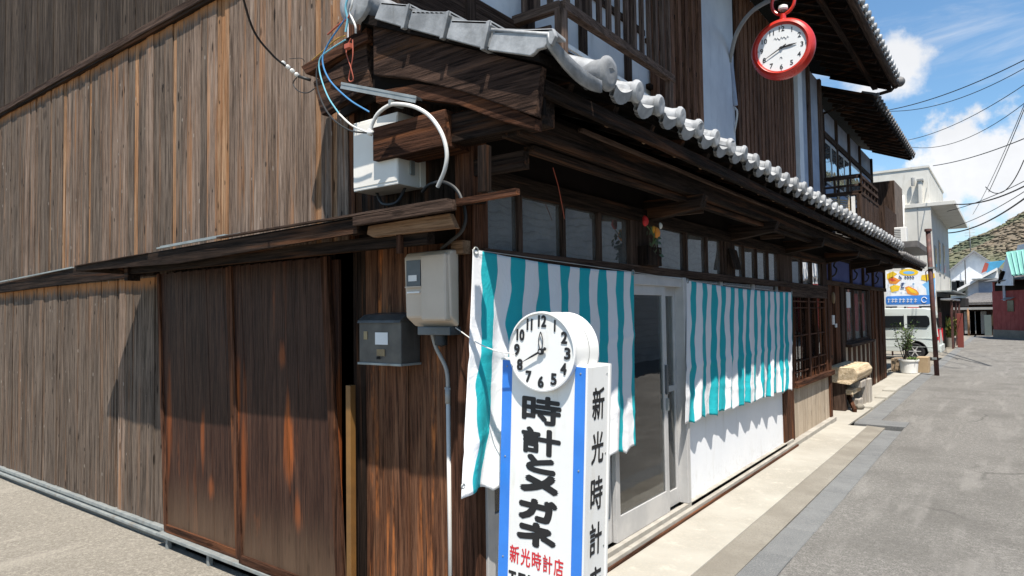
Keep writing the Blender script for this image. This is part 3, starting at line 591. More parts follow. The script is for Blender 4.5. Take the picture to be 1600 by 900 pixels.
# verge tiles with deep side faces, each stepped under the next one up the slope
VP = [[(585, 29), (595, 3), (641, 7), (632, 43)], [(637, 44), (643.5, 17), (703, 18), (693, 59)], [(697, 60), (705, 31), (767, 33), (757, 76)],
      [(762, 78), (772, 47), (864, 44), (868, 56), (861, 70), (855, 67), (850, 74), (839, 77), (834, 83), (828, 87)]]
for k, pl_ in enumerate(VP):
    q = [at(x, y, 'y', -.30) for x, y in pl_]; g = MB().prism(q, (0, .022, 0))
    tl, tr = q[1], q[2]; g.prism([tl, tr, tr+Vector((0, 0, -.016)), tl+Vector((0, 0, -.016))], (0, .44 if k < 3 else .10, -.012))
    if k < 3:
        u = (q[2]-q[3]); lf = Vector((-.022, 0, 0)); g.prism([q[3]+Vector((0, -.007, -.004)), q[2]+Vector((0, -.007, .004)), q[2]+lf+Vector((0, -.007, .004)), q[3]+lf+Vector((0, -.007, -.002))], (0, .2, 0))
        g.prism([q[2]+Vector((0, 0, .004)), q[2]+lf+Vector((0, 0, .004)), q[2]+lf+Vector((0, 0, -.02)), q[2]+Vector((0, 0, -.02))], (0, .46, -.012))
    g.build('verge_tile', 'tile', RF, .004)
bk_ = [at(x, y, 'y', -.284) for x, y in ((588, 26), (632, 39), (692, 55), (757, 72), (828, 82), (855, 64), (862, 47), (772, 44), (703, 24), (642, 12), (595, 6))]
MB().prism(bk_, (0, .016, 0)).build('verge_light_block', 'tile', RF)  # added strip that stops sunlight leaking between the verge tiles
# flared corner pan between the verge and the first round cap
g = MB(); n = 10
for k in range(n+1):
    u = k/n; y = -.30+u*.44; z = ZT(.6)+.045-.10*math.sin(math.pi*.5*u)**.9+.02*u; x = .62
    g.v += [Vector((x, y, z)), Vector((x, y, z-.055-.02*math.sin(math.pi*u))), Vector((x-.3, y, z+.10))]
    if k: o = 3*k-3; g.f += [(o, o+3, o+4, o+1), (o, o+2, o+5, o+3)]; g.sm += [True, True]
g.add([(.30, -.21, ZT(.3)+.0), (.30, .2, ZT(.3)-.0), (-.45, .2, ZT(-.45)), (-.45, -.21, ZT(-.45))], [(0, 1, 2, 3)]); o = g.build('corner_tile', 'tile', RF); md = o.modifiers.new('s', 'SOLIDIFY'); md.thickness = .014
# ridge
inst('ridge_end', cap_mesh(.115, 'tile'), RF, (XR-.03, -.30, 3.235), (0, 0, -math.pi/2))
MB().tube([(XR-.03, -.22, 3.235), (XR-.03, Y1, 3.235)], .085, 12).build('ridge_roll', 'tile', RF)
# barge boards of the little gable
def zb_(x): return ZT(x)-.075
g = MB().prism([(-.50, -.25, zb_(-.5)), (.545, -.25, zb_(.545)-.01), (.51, -.25, zb_(.51)-.235), (.1, -.25, zb_(.1)-.215), (-.25, -.25, zb_(-.25)-.225), (-.50, -.25, zb_(-.5)-.26)], (0, .045, 0)); g.build('barge_board', 'barge', H, .006)
g = MB().prism([(-.50, -.235, 2.76), (-.2, -.235, 2.735), (.05, -.235, 2.66), (.30, -.235, 2.545), (.5, -.235, 2.43), (.5, -.235, 2.38), (.3, -.235, 2.46), (.05, -.235, 2.585), (-.2, -.235, 2.66), (-.50, -.235, 2.70)], (0, .05, 0)); g.build('barge_lining', 'red_x', H, .004)
a = [at(*p, 'y', -.24) for p in ((572, 40), (470, 104), (478, 116), (575, 62))]
MB().prism(a, (0, .16, 0)).build('gable_slope_board', 'red_x', H, .004)
a = [at(*p, 'y', -.22) for p in ((572, 66), (489, 128), (502, 180), (577, 135))]
MB().prism(a, (0, .05, 0)).build('barge_board', 'barge', H, .005)
MB().prism([(-.56, -.2, 3.12), (.52, -.2, 2.62), (.52, -.2, 2.45), (-.56, -.2, 2.75)], (0, .02, 0)).build('gable_infill', 'darkwall', H)
MB().prism([(-.54, -.19, 3.1), (-1.08, -.0, 2.95), (-1.08, -.0, 2.78), (-.54, -.19, 2.75)], (0, .02, 0)).build('gable_infill', 'darkwall', H)
# projecting lower beam ends
B(-.525, -.02, -.235, -.05, 2.40, 2.575).build('gable_beam', 'red_x', H, .005)
B(-.02, .5, -.19, -.08, 2.42, 2.56).build('gable_beam_shade', 'beam_x', H, .005)  # rest of the gable beam, its shade put in as darker, set-back wood
a, b = at(700, 148, 'y', -.2), at(820, 188, 'y', -.2); MB().bar(a, b, .05, .05).build('gable_lath', 'red_x', H)
B(-.115, .0, -.05, .05, 2.56, 2.9).build('gable_post', 'beam_z', H)
B(.0, .30, -.05, -.0, 2.28, 2.36).build('corner_bracket', 'beam_x', H)
a, b = at(538, 132, 'y', -.31), at(655, 154, 'y', -.25); s = MB().bar(a, b, .05, .012); s.bar(a+Vector((0, -.02, -.012)), b+Vector((0, -.02, -.012)), .006, .03); s.build('steel_angle', 'steel', H)
# ---------------------------------------------------------------- upper storey of the shop, face at x = -0.96
XU = -.96
B(XU-.1, XU, .0, 5.46, 2.9, 6.4).build('upper_wall', 'plaster', H)
B(XU-.1, XU, 6.87, 12.4, 2.9, 6.4).build('upper_wall', 'blueplaster', H)
B(XU-.12, XU+.03, 5.47, 6.86, 2.9, 6.4).build('plaster_bay', 'paleplaster', H, .01)
B(XU-.12, XU+.034, 5.44, 5.475, 2.9, 6.4).build('plaster_edge', 'plaster', H)
B(XU+.0, XU+.02, .2, 3.9, 3.3, 3.9).build('upper_skirt', 'brown_y', H)
for y in (.25, 1.0, 1.75, 2.6, 3.5): piece('upper_post', 'brown_z', H, XU, XU+.04, y, y+.1, 3.2, 6.3)
for z in (4.55, 5.2): piece('upper_rail', 'brown_y', H, XU, XU+.03, .2, 3.95, z, z+.06)
# balcony
bl = MB().bar((-.52, 1.62, 3.905), (-.72, 4.15, 4.085), .07, .075).build('balcony', 'balc_y', H, .005)
g = MB().bar((-.52, 1.62, 3.90), (XU, 1.62, 3.90), .07, .07); g.build('rail_return', 'balc_x', bl, .004)
B(-.56, -.49, 1.58, 1.66, 3.45, 3.87).build('balcony_post', 'balc_z', bl, .004)
B(-.75, -.69, 4.02, 4.1, 3.6, 4.05).build('balcony_post', 'balc_z', bl, .004)
for i in range(13):
    u = i/12.; x = -.535-.19*u; y = 1.72+2.36*u; piece('picket', 'balc_z', bl, x-.018, x+.018, y-.022, y+.022, 3.93+.17*u, 5.0)
for i in range(3): x = -.62-.12*i; piece('picket', 'balc_z', bl, x-.018, x+.018, 1.60, 1.64, 3.93, 5.0)
MB().bar((-.545, 1.62, 4.98), (-.735, 4.15, 5.0), .05, .05).build('top_rail', 'balc_y', bl)
MB().bar((-.62, 1.66, 3.70), (-.80, 4.6, 3.78), .02, .035).build('flashing_strip', 'white_paint', bl)
MB().bar((-.64, 1.62, 3.56), (-.82, 4.4, 3.66), .02, .2).build('skirt_board', 'balc_y', bl)
MB().bar((-.62, 1.62, 3.70), (XU, 1.62, 3.72), .02, .16).build('skirt_board', 'balc_x', bl)
# tall lattice next to the balcony, then slatted screen
lt = B(XU, XU+.03, 4.0, 5.45, 3.3, 3.8).build('tall_lattice', 'lat_y', H)
for i in range(7): y = 4.08+i*.215; piece('slat', 'lat_z', lt, XU+.02, XU+.09, y, y+(.085 if i < 6 else .1), 3.75, 6.2)
for i in range(4): z = 4.0+i*.5; piece('cross_rail', 'beam_y', lt, XU+.0, XU+.05, 4.0, 5.45, z, z+.05)
sc_ = B(XU-.02, XU+.03, 6.87, 10.1, 3.2, 6.3).build('slatted_screen', 'beam_z', H)
for i in range(17): y = 6.90+i*.189; piece('slat', 'lat_z', sc_, XU+.025, XU+.06+rnd(0, .01), y, y+.135, 3.3, 6.3)
B(XU-.02, XU+.13, 10.12, 10.42, 2.9, 6.4).build('plaster_pier', 'plaster', H, .005)
B(XU, XU+.05, 11.3, 11.45, 2.9, 6.4).build('upper_post', 'balc_z', H)
B(XU, XU+.06, 12.28, 12.42, 2.9, 6.4).build('upper_post', 'balc_z', H)
# upper eave
EX, EZ = .22, 6.36
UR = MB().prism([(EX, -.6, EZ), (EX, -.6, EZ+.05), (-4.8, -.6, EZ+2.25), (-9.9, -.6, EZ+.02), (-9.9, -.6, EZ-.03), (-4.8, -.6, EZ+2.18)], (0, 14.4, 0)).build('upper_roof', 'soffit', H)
for i in range(30): y = -.4+i*.485; MB().bar((EX, y, EZ-.04), (XU, y, EZ+.47), .06, .08).build('rafter', 'beam_x', H)
B(EX-.35, EX-.25, -.5, 13.7, EZ-.0, EZ+.1).build('purlin', 'beam_y', H)
gu = MB(); n = 8; a0 = [(EX+.08+.06*math.cos(math.pi+math.pi*k/n), EZ+.03+.07*math.sin(math.pi+math.pi*k/n)) for k in range(n+1)]
for k in range(n+1): gu.v += [Vector((a0[k][0], -.6, a0[k][1])), Vector((a0[k][0], 13.75, a0[k][1]))]
for k in range(n): gu.f.append((2*k, 2*k+2, 2*k+3, 2*k+1)); gu.sm.append(True)
o = gu.build('gutter', 'brown_y', H); md = o.modifiers.new('s', 'SOLIDIFY'); md.thickness = .008
for i in range(16): MB().bar((EX+.0, -.3+i*.9, EZ+.05), (EX+.15, -.3+i*.9, EZ+.05), .03, .012).build('gutter_clip', 'steel', H)
CP2 = cap_mesh(.065, 'tile'); TE2 = tile_mesh(True, 'tile')
for i in range(47): y = -.4+i*.3; inst('tile_cap', CP2, UR, (EX+.18, y, EZ+.14), (0, .2, 0)); inst('eave_tile', TE2, UR, (EX+.16, y, EZ+.13), (0, .41, 0))
g = MB().tube([(EX+.12, 13.6, EZ+.0), (EX+.02, 13.55, EZ-.12), (-.3, 13.2, EZ-.3), (-.93, 12.6, EZ-.62), (-.93, 12.6, 4.2)], .035, 8); g.build('downpipe', 'beam_x', H)
MB().sphere((EX+.15, 13.85, EZ+.12), .11, 8).build('eave_ornament', 'tile_old', H)

# ================================================================== NOREN (cloth screens)
def cloth_mat(name, y0, per, frac, seed):
    mt, t, p = newmat(name); uv = t.nodes.new('ShaderNodeUVMap'); sp = t.nodes.new('ShaderNodeSeparateXYZ'); t.links.new(uv.outputs[0], sp.inputs[0])
    cb = t.nodes.new('ShaderNodeCombineXYZ'); t.links.new(mth(t, 'MULTIPLY', sp.outputs[0], 2.2), cb.inputs[0]); t.links.new(mth(t, 'MULTIPLY', sp.outputs[1], 4.2), cb.inputs[1]); cb.inputs[2].default_value = seed
    wob = mth(t, 'MULTIPLY', mth(t, 'SUBTRACT', noisen(t, cb.outputs[0], 1.0, 1.5, .4), .5), .085)
    u = mth(t, 'ADD', sp.outputs[0], wob)
    ph = mth(t, 'FRACT', mth(t, 'DIVIDE', mth(t, 'SUBTRACT', u, y0), per))
    cb2 = t.nodes.new('ShaderNodeCombineXYZ'); t.links.new(mth(t, 'MULTIPLY', sp.outputs[0], 4.1), cb2.inputs[0]); t.links.new(mth(t, 'MULTIPLY', sp.outputs[1], 3.2), cb2.inputs[1]); cb2.inputs[2].default_value = seed+4
    wd = mth(t, 'MULTIPLY', mth(t, 'SUBTRACT', noisen(t, cb2.outputs[0], 1., 1, .4), .5), .35)
    d = mth(t, 'ABSOLUTE', mth(t, 'SUBTRACT', ph, .5)); d = mth(t, 'ADD', d, wd)
    k = mrange(t, d, frac/2-.006, frac/2+.006, 1, 0)
    teal = mix(t, noisen(t, uv.outputs[0], 3, 4, .5), (.022, .44, .50), (.03, .48, .53))
    t.links.new(mix(t, k, (.87, .87, .88), teal), p.inputs['Base Color']); p.inputs['Roughness'].default_value = .75; p.inputs['Specular IOR Level'].default_value = .2
    g = t.nodes.new('ShaderNodeNewGeometry'); cr = mth(t, 'ADD', noisen(t, g.outputs['Position'], 7, 4, .6, 1.2), mth(t, 'MULTIPLY', noisen(t, g.outputs['Position'], 350, 2, .5), .05)); setbump(t, p, cr, .35, .03)
    tr = t.nodes.new('ShaderNodeBsdfTranslucent'); t.links.new(mix(t, k, (.8, .82, .84), teal), tr.inputs[0])
    ms = t.nodes.new('ShaderNodeMixShader'); ms.inputs[0].default_value = .3; o = [n for n in t.nodes if n.type == 'OUTPUT_MATERIAL'][0]
    t.links.new(p.outputs[0], ms.inputs[1]); t.links.new(tr.outputs[0], ms.inputs[2]); t.links.new(ms.outputs[0], o.inputs[0])
    return mt
def noren(name, label, w, h, yb, ztop, shape, bottom, mat, nu=170, nv=70):
    """shape(u,v)->(x, dy) offset of the hanging cloth, bottom(u)->extra length"""
    g = MB(); uvs = []
    for i in range(nu+1):
        for j in range(nv+1):
            u, v = i/nu, j/nv; x, dy = shape(u, v); zt = ztop(u)
            z = zt-(h(u)+bottom(u))*v; g.v.append(Vector((x, yb+u*w+dy, z))); uvs.append((u*w, v*1.2))
    for i in range(nu):
        for j in range(nv): a = i*(nv+1)+j; g.f.append((a, a+nv+1, a+nv+2, a+1)); g.sm.append(True)
    R_ = thing(name, label, 'shop curtain', (0, yb, 1.87), 'striped cloths hung across the shop front')
    o = g.build('cloth', mat, R_); me = o.data; ul = me.uv_layers.new(name='UVMap')
    for lp in me.loops: ul.data[lp.index].uv = uvs[lp.vertex_index]
    md = o.modifiers.new('s', 'SOLIDIFY'); md.thickness = .0015
    return R_
def measured(tl, tr, bl, br, xt, xbl, xbr):
    return at(*tl, 'x', xt), at(*tr, 'x', xt), at(*bl, 'x', xbl), at(*br, 'x', xbr)
def shaper(q, fl, ph, a0, a1, sag, nb, bd, k0):
    TL, TR, BL, BR = q; s = math.sin; y0, w = TL.y, TR.y-TL.y
    def zt(u): return TL.z+(TR.z-TL.z)*u-sag*s(math.pi*u)
    def h(u): return zt(u)-(BL.z+(BR.z-BL.z)*u)
    def sh(u, v):
        amp = a0+a1*v**1.3; xb = BL.x+(BR.x-BL.x)*u
        x = TL.x+(xb-TL.x)*v**1.4+amp*(s(u*fl+1.3*v+ph)+.5*s(u*fl*1.83+2+3*v))
        x += .006*math.exp(-((v-k0+.08*u)/.025)**2)+.004*math.exp(-((v-.83+.05*s(u*9))/.02)**2)
        dyb = (BL.y-TL.y)*(1-u)+(BR.y-TR.y)*u
        return x, dyb*v**1.3+.012*s(v*9+u*fl*.5)*min(1, v*3)*s(math.pi*u)
    def bo(u): return bd-bd*abs(s(math.pi*(u*nb+.1)))**.5+.008*s(u*37)
    return zt, sh, h, bo, y0, w
q1 = measured((738, 390), (990, 425), (718, 772), (992, 697), .047, .15, .095)
zt, sh, h_, bo_, y0, w_ = shaper(q1, 31, 0, .003, .016, .02, 6.3, .045, .45)
noren('noren', 'wide teal and white striped cloth left of the glass door, behind the clock pillar sign', w_, h_, y0, zt, sh, bo_, cloth_mat('striped_cloth', .02, w_/7.45, .50, 1.))
q2 = measured((1072, 438), (1237, 457), (1070, 661), (1238, 607), .047, .085, .11)
zt, sh, h_, bo_, y0, w_ = shaper(q2, 58, 1, .003, .012, .02, 13.3, .026, .62)
noren('noren', 'teal and white striped cloth right of the glass door, above the white panel', w_, h_, y0, zt, sh, bo_, cloth_mat('striped_cloth_far', .04, w_/13.6, .50, 6.), 300, 60)
nr = [o for o in COL.objects if o.name.startswith('noren')]
def ring(par, c, r=.017): pts = [Vector(c)+Vector((0, r*math.cos(a*math.pi/6), r*math.sin(a*math.pi/6))) for a in range(13)]; MB().tube(pts, .0035, 6).build('ring', 'steel', par)
for q_, par_ in ((q1, nr[0]), (q2, nr[1])):
    for j in (0, 1): ring(par_, q_[j]+Vector((.006, .02*(1-2*j), -.005)), .017)
ring(nr[0], q1[2]+Vector((.004, .02, .03)), .01)
MB().tube([q1[0], q1[1], q2[0], q2[1]], .0025, 5).build('cord', 'greypipe', nr[0])

# ================================================================== things on the corner
def fbox(px0, px1, py0, py1, yf, pxs, pys):
    a, b = at(px0, py0, 'y', yf), at(px1, py1, 'y', yf); x0, x1, z1, z0 = a.x, b.x, a.z, b.z
    return x0, x1, z0, z1, at(pxs, pys, 'x', x1).y
# white junction box under the gable
x0, x1, z0, z1, yb = fbox(552, 622, 205, 290, -.2, 655, 285); z0 = at(553, 300, 'y', -.2).z; yb = .0
J = thing('junction_box', 'white rectangular junction box under the small gable roof', 'electrical box', ((x0+x1)/2, -.1, z0))
B(x0, x1, -.2, -.045, z0, 2.64).build('cover', 'box', J, .006); B(x0+.01, x1+.005, -.043, 0, z0+.005, 2.635).build('back_box', 'box', J, .004)
B(x1, x1+.012, -.12, -.09, z0+.06, z0+.16).build('latch', 'steel', J, .002)
B(x0+.005, x1-.005, -.203, -.2, z0+.02, 2.62).build('front_plate', 'box', J)
# electric meter
x0, x1, z0, z1, yb = fbox(627, 699, 394, 518, -.19, 712, 500); x2 = at(713, 450, 'y', -.07).x
G = thing('electric_meter', 'beige electricity meter box with a small window, on the corner wall', 'electric meter', ((x0+x1)/2, 0, z0))
B(x0+.01, x2, -.10, .0, z0+.01, z1+.005).build('back_case', plain('grey_meter_back', (.24, .235, .225), None, .5), G, .02)
g = MB().prism([(x0+.0, -.098, z0+.02), (x0, -.165, z0+.07), (x0, -.175, z1-.03), (x0, -.155, z1-.005), (x0, -.098, z1)], (x1-x0, 0, 0)); g.build('cover', 'meter', G, .022, 3)
xm = x0+.43*(x1-x0); B(xm, x1-.008, -.195, -.13, z0+.05, z1-.02).build('front_bulge', 'meter', G, .02, 3)
B(x0+.022, xm-.012, -.179, -.165, z1-.175, z1-.045).build('window', 'meterdark', G, .002); B(x0+.04, xm-.035, -.182, -.179, z1-.15, z1-.12).build('dial', 'paper', G)
B(x0+.015, xm-.006, -.1825, -.1775, z1-.182, z1-.176).build('window_rim', 'meter', G); B(x0+.025, xm-.02, -.178, -.17, z1-.21, z1-.202).build('rating_plate', 'paper', G)
B(x0+.06, x1-.03, -.14, -.04, z0-.02, z0+.02).build('base', 'meterdark', G, .004)
MB().lathe([(.032, 0), (.032, -.06), (.0, -.07)], ((x1+x0)/2+.03, -.1, z0-.01), (0, 0, 1), 14).build('gland', 'cable_black', G)
mx = (x0+x1)/2-.035
# pipe below the meter
P = catmull([(mx-.01, -.09, z0), (mx-.005, -.06, z0-.09), (mx+.035, -.03, z0-.2), (mx+.04, -.025, z0-.33)], 5)
Q = thing('meter_conduit', 'thin white conduit running down the wall below the meter', 'conduit', (mx+.04, -.02, -.05))
MB().tube(P, .0105, 8).build('upper_pipe', 'greypipe', Q); MB().tube([(mx+.04, -.025, z0-.33), (mx+.045, -.025, -.05)], .0115, 8).build('pipe', 'pvc', Q)
MB().tube([(mx+.04, -.025, z0-.29), (mx+.04, -.025, z0-.37)], .0155, 8).build('coupling', 'greypipe', Q); B(mx+.02, mx+.06, -.03, .0, z0-.30, z0-.29).build('clamp', 'steel', Q)
tag(MB().tube(catmull([(mx+.11, -.02, z0), (mx+.105, -.005, z0-.2), (mx+.11, -.006, .7), (mx+.10, -.006, .0)]), .004, 6).build('thin_cable', 'greypipe'), 'thin grey cable stapled down the wall right of the white conduit', 'cable')
# mailbox
x0, x1, z0, z1, yb = fbox(561, 627, 492, 570, -.14, 655, 560); z0 = at(563, 568, 'y', -.14).z
K = thing('mailbox', 'dark grey metal mailbox with a white paper note on its front', 'mailbox', ((x0+x1)/2, 0, z0))
B(x0, x1, -.14, .0, z0, z1-.035).build('body', 'mail', K, .006)
MB().prism([(x0-.004, -.152, z1-.045), (x0-.004, -.146, z1-.03), (x0-.004, -.10, z1), (x0-.004, .0, z1+.01), (x0-.004, 0, z1-.036), (x0-.004, -.14, z1-.036)], (x1-x0+.008, 0, 0)).build('lid', 'mail', K, .002)
c = at(596, 529, 'y', -.143); B(c.x-.048, c.x+.048, -.1445, -.141, c.z-.032, c.z+.032).build('paper_note', 'paper', K)
c = at(571, 524, 'y', -.143); B(c.x-.014, c.x+.014, -.1435, -.141, c.z-.022, c.z+.022).build('sticker', 'label', K)
c = at(595, 551, 'y', -.143); B(c.x-.03, c.x+.03, -.145, -.141, c.z-.018, c.z+.018).build('name_plate', 'label', K); B(c.x-.02, c.x-.01, -.16, -.141, c.z-.035, c.z-.02).build('catch', 'cable_black', K)
B(x0-.006, x1+.006, -.148, .0, z0-.004, z0+.008).build('bottom_rim', 'steel', K, .002)
# cables at the gable
def cable(name, pts, r, mat, label, n=7): return tag(MB().tube(catmull(pts, 8), r, n).build(name, mat), label, 'cable', None)
A = lambda px, py, y: at(px, py, 'y', y)
cable('service_cable', [A(370, -40, -.9), A(395, 45, -.62), A(425, 85, -.45), A(446, 103, -.36)], .006, 'cable_black', 'black overhead wire coming down to the insulators at the gable')
I = thing('insulator_string', 'string of small white insulators at the end of the black overhead wire', 'insulator', A(455, 110, -.34))
for k in range(4): p, q = A(441+k*7, 97+k*6, -.345), A(448+k*7, 103+k*6, -.34); MB().lathe([(0, 0), (.011, .004), (.013, .012), (.006, .017), (.012, .022), (0, .03)], p, q-p, 10).build('insulator', 'white_paint', I)
MB().tube([A(466, 119, -.34), A(485, 125, -.3)], .009, 7).build('end_clamp', 'cable_black', I)
cable('hook_wire', [A(466, 118, -.33), A(458, 130, -.33), A(466, 142, -.33), A(480, 145, -.32), A(492, 138, -.3)], .003, 'cable_black', 'thin hooked wire hanging under the white insulators')
cable('stay_wire', [A(452, 92, -.33), A(470, 91, -.3), A(476, 96, -.28)], .002, 'cable_black', 'short thin stay wire tied to the left tip of the gable')
cable('blue_cable', [A(543, 25, -.33), A(532, 40, -.33), A(512, 70, -.33), A(504, 95, -.34), A(515, 125, -.34), A(545, 155, -.33), A(577, 175, -.3)], .0045, 'cable_blue', 'blue cable looping down from the ridge end to the conduit mouth')
cable('teal_cable', [A(540, 62, -.31), A(515, 78, -.33), A(500, 92, -.34), A(500, 115, -.34), A(512, 150, -.34), A(530, 178, -.33)], .004, 'cable_teal', 'pale teal cable looping below the left side of the gable')
cable('white_tail', [A(530, 178, -.33), A(550, 196, -.32), A(577, 208, -.31)], .005, 'pvc', 'white cable tail running from the teal cable into the conduit mouth')
cable('grey_cable', [A(505, 85, -.33), A(495, 110, -.34), A(498, 145, -.34), A(515, 180, -.34), A(545, 203, -.33), A(577, 208, -.31)], .0045, 'cable_black', 'dark grey outermost cable looping below the gable into the conduit')
cable('blue_jumper', [A(545, -10, -.34), A(540, 12, -.34), A(543, 30, -.33), A(540, 50, -.33)], .006, 'cable_teal', 'thick light blue cable going up past the ridge end')
cable('white_jumper', [A(553, -12, -.35), A(550, 8, -.35), A(547, 20, -.34), A(555, 40, -.34), A(556, 52, -.33)], .0055, 'pvc', 'white cable beside the round ridge end tile')
cable('red_cable', [A(548, 20, -.33), A(542, 30, -.33), A(530, 38, -.32), A(512, 54, -.3)], .0045, 'cable_red', 'rust red cable end lying along the gable edge')
cable('yellow_cable', [A(540, 56, -.31), A(525, 62, -.31), A(502, 82, -.31), A(488, 94, -.3)], .004, 'cable_yel', 'yellow cable running down the left slope of the gable')
cable('copper_loop', [A(548, 60, -.32), A(541, 80, -.32), A(548, 105, -.32), A(552, 124, -.31), A(545, 124, -.31), A(551, 90, -.32), A(551, 62, -.32)], .003, 'cable_red', 'thin brown copper loop hanging at the apex of the gable')
tag(B(*[v for v in (A(545, 72, -.33).x-.02, A(545, 72, -.33).x+.02, -.345, -.32, A(545, 72, -.33).z-.015, A(545, 72, -.33).z+.01)]).build('wire_clip', 'cable_red', None, .002), 'small brown wire clip hanging below the ridge end tile', 'wire clip')
C_ = thing('service_conduit', 'white flexible conduit arching under the gable roof', 'conduit', A(612, 163, -.3))
MB().tube(catmull([A(578, 208, -.31), A(582, 193, -.31), A(592, 176, -.31), A(610, 164, -.30), A(628, 163, -.31), A(650, 168, -.31), A(672, 182, -.31), A(690, 208, -.31), A(698, 238, -.30), A(695, 265, -.29), A(684, 292, -.27)], 8), .0095, 10).build('pipe', 'pvc', C_)
MB().tube([A(577, 211, -.31), A(580, 203, -.31)], .015, 10).build('mouth', 'white_paint', C_); p = A(612, 163, -.295); B(p.x-.008, p.x+.008, -.31, -.22, p.z-.004, p.z+.02).build('clamp', 'steel', C_)
cable('meter_cable', [A(660, 300, -.12), A(672, 288, -.16), A(695, 285, -.2), A(716, 300, -.2), A(727, 335, -.2), A(722, 360, -.2), A(705, 376, -.18), A(690, 388, -.15)], .0085, 'cable_black', 'black cable looping down from the conduit to the top of the meter')
cable('box_cable', [A(588, 300, -.1), A(598, 318, -.14), A(620, 316, -.14), A(634, 292, -.1)], .008, 'cable_black', 'black cable sagging between the two outlets of the white junction box')
cable('tie_wire', [A(712, 512, -.1), A(745, 535, -.16), A(775, 548, -.20), A(803, 553, -.2)], .0028, 'pvc', 'thin white wire tying the clock pillar sign back to the meter')
tag(MB().tube([A(714, 505, -.06), A(714, 520, -.06)], .006, 6).build('wire_hook', 'pvc'), 'small white hook holding the tie wire by the meter', 'hook')
# flower basket and wooden plaque on the transom
fb = thing('wall_vase', 'dark square wall vase with artificial flowers on the transom post', 'wall vase', (.02, 1.83, 1.93))
B(.021, .10, 1.70, 1.93, 1.925, 2.06).build('vase', 'beam_z', fb, .004)
for c, r, mt in (((.12, 1.80, 2.155), .038, (.65, .22, .02)), ((.10, 1.66, 2.225), .036, (.5, .015, .015)), ((.12, 1.87, 2.21), .022, (.6, .6, .55)), ((.11, 1.78, 2.175), .026, (.75, .35, .04))):
    mm = plain('petal', mt, None, .6); f = MB()
    for k in range(9):
        a = k*2.4; d = Vector((.3+.2*math.cos(a*2), math.cos(a), math.sin(a))).normalized(); f.sphere(Vector(c)+d*r*.45, r*.62, 6, (.6, 1, 1))
    f.build('flower', mm, fb)
f = MB()
for k in range(34):
    c = Vector((.09+rnd(0, .06), 1.78+rnd(-.07, .08), 2.10+rnd(-.10, .07))); d = Vector((rnd(-.2, .6), rnd(-1, 1), rnd(-1, .4))).normalized()*.045; s = d.cross(Vector((1, .2, 0))).normalized()*.014
    f.add([c, c+d*.5+s, c+d, c+d*.5-s], [(0, 1, 2, 3)])
f.build('foliage', 'leaf_dark', fb)
f = MB()
for k in range(5): f.tube([(.09, 1.78, 2.06), (.1+rnd(0, .02), 1.78+rnd(-.08, .08), 2.12), (.11, 1.75+rnd(-.08, .12), 2.19)], .003, 5)
f.build('stem', 'leaf', fb)
tag(MB().bar((.075, 3.66, 1.98), (.035, 3.66, 2.17), .22, .018, (1, 0, 0)).build('wooden_plaque', 'beam_z', None, .004), 'small dark wooden plaque leaning on the transom above the right cloth', 'plaque')
cable('transom_wire', [at(864, 262, 'x', .06), at(872, 290, 'x', .05), at(878, 320, 'x', .04), at(882, 342, 'x', .03)], .0025, 'cable_red', 'thin brown wire hanging in front of the transom panes')

# ================================================================== CLOCK PILLAR SIGN
SG = thing('clock_pillar_sign', 'tall white and blue pillar sign with a round clock face on top', 'sign', (0, 0, 0))
PW, PD, PH = .445, .20, 1.385
sb = B(-PW/2, PW/2, -PD/2, PD/2, .02, PH).build('pillar', 'white_paint', SG, .006)
for x0, x1 in ((-PW/2+.003, -PW/2+.058), (PW/2-.058, PW/2-.003)): B(x0, x1, -PD/2-.001, -PD/2+.006, .03, PH-.003).build('blue_band', 'blue_paint', SG, .001)
B(-PW/2-.004, -PW/2+.008, -PD/2-.003, PD/2, PH-.002, PH+.006).build('trim', 'white_paint', SG); B(PW/2-.004, PW/2+.005, -PD/2-.003, -PD/2+.012, .02, PH).build('trim', 'white_paint', SG); B(PW/2-.004, PW/2+.005, PD/2-.012, PD/2+.002, .02, PH).build('trim', 'white_paint', SG)
CZ, CR = 1.437, .168
cx = .012
MB().lathe([(0, -.0), (CR, 0), (CR, .20), (CR-.02, .225), (0, .225)], (cx, -PD/2-.028, CZ), (0, 1, 0), 64).build('clock_drum', 'white_paint', SG)
MB().lathe([(CR-.006, -.0), (CR-.003, -.009), (CR+.004, -.008), (CR+.005, .004), (CR+.002, .012), (CR-.006, .01)], (cx, -PD/2-.028, CZ), (0, 1, 0), 64).build('clock_rim', 'white_paint', SG)
MB().lathe([(CR+.002, .0), (CR+.003, .002), (CR+.002, .004)], (cx, -PD/2+.085, CZ), (0, 1, 0), 48).build('drum_seam', 'greypipe', SG)
YF = -PD/2-.030
FR = Matrix(((1, 0, 0, 0), (0, 0, 1, 0), (0, 1, 0, 0), (0, 0, 0, 1)))
def face(x, z, y=None, rot=0.):
    m = Matrix.Translation((x, YF if y is None else y, z)) @ Matrix.Rotation(math.pi/2, 4, 'X') @ Matrix.Rotation(rot, 4, 'Z'); return m
def side(y, z, x): return Matrix.Translation((x, y, z)) @ Matrix.Rotation(math.pi/2, 4, 'Z') @ Matrix.Rotation(math.pi/2, 4, 'X')
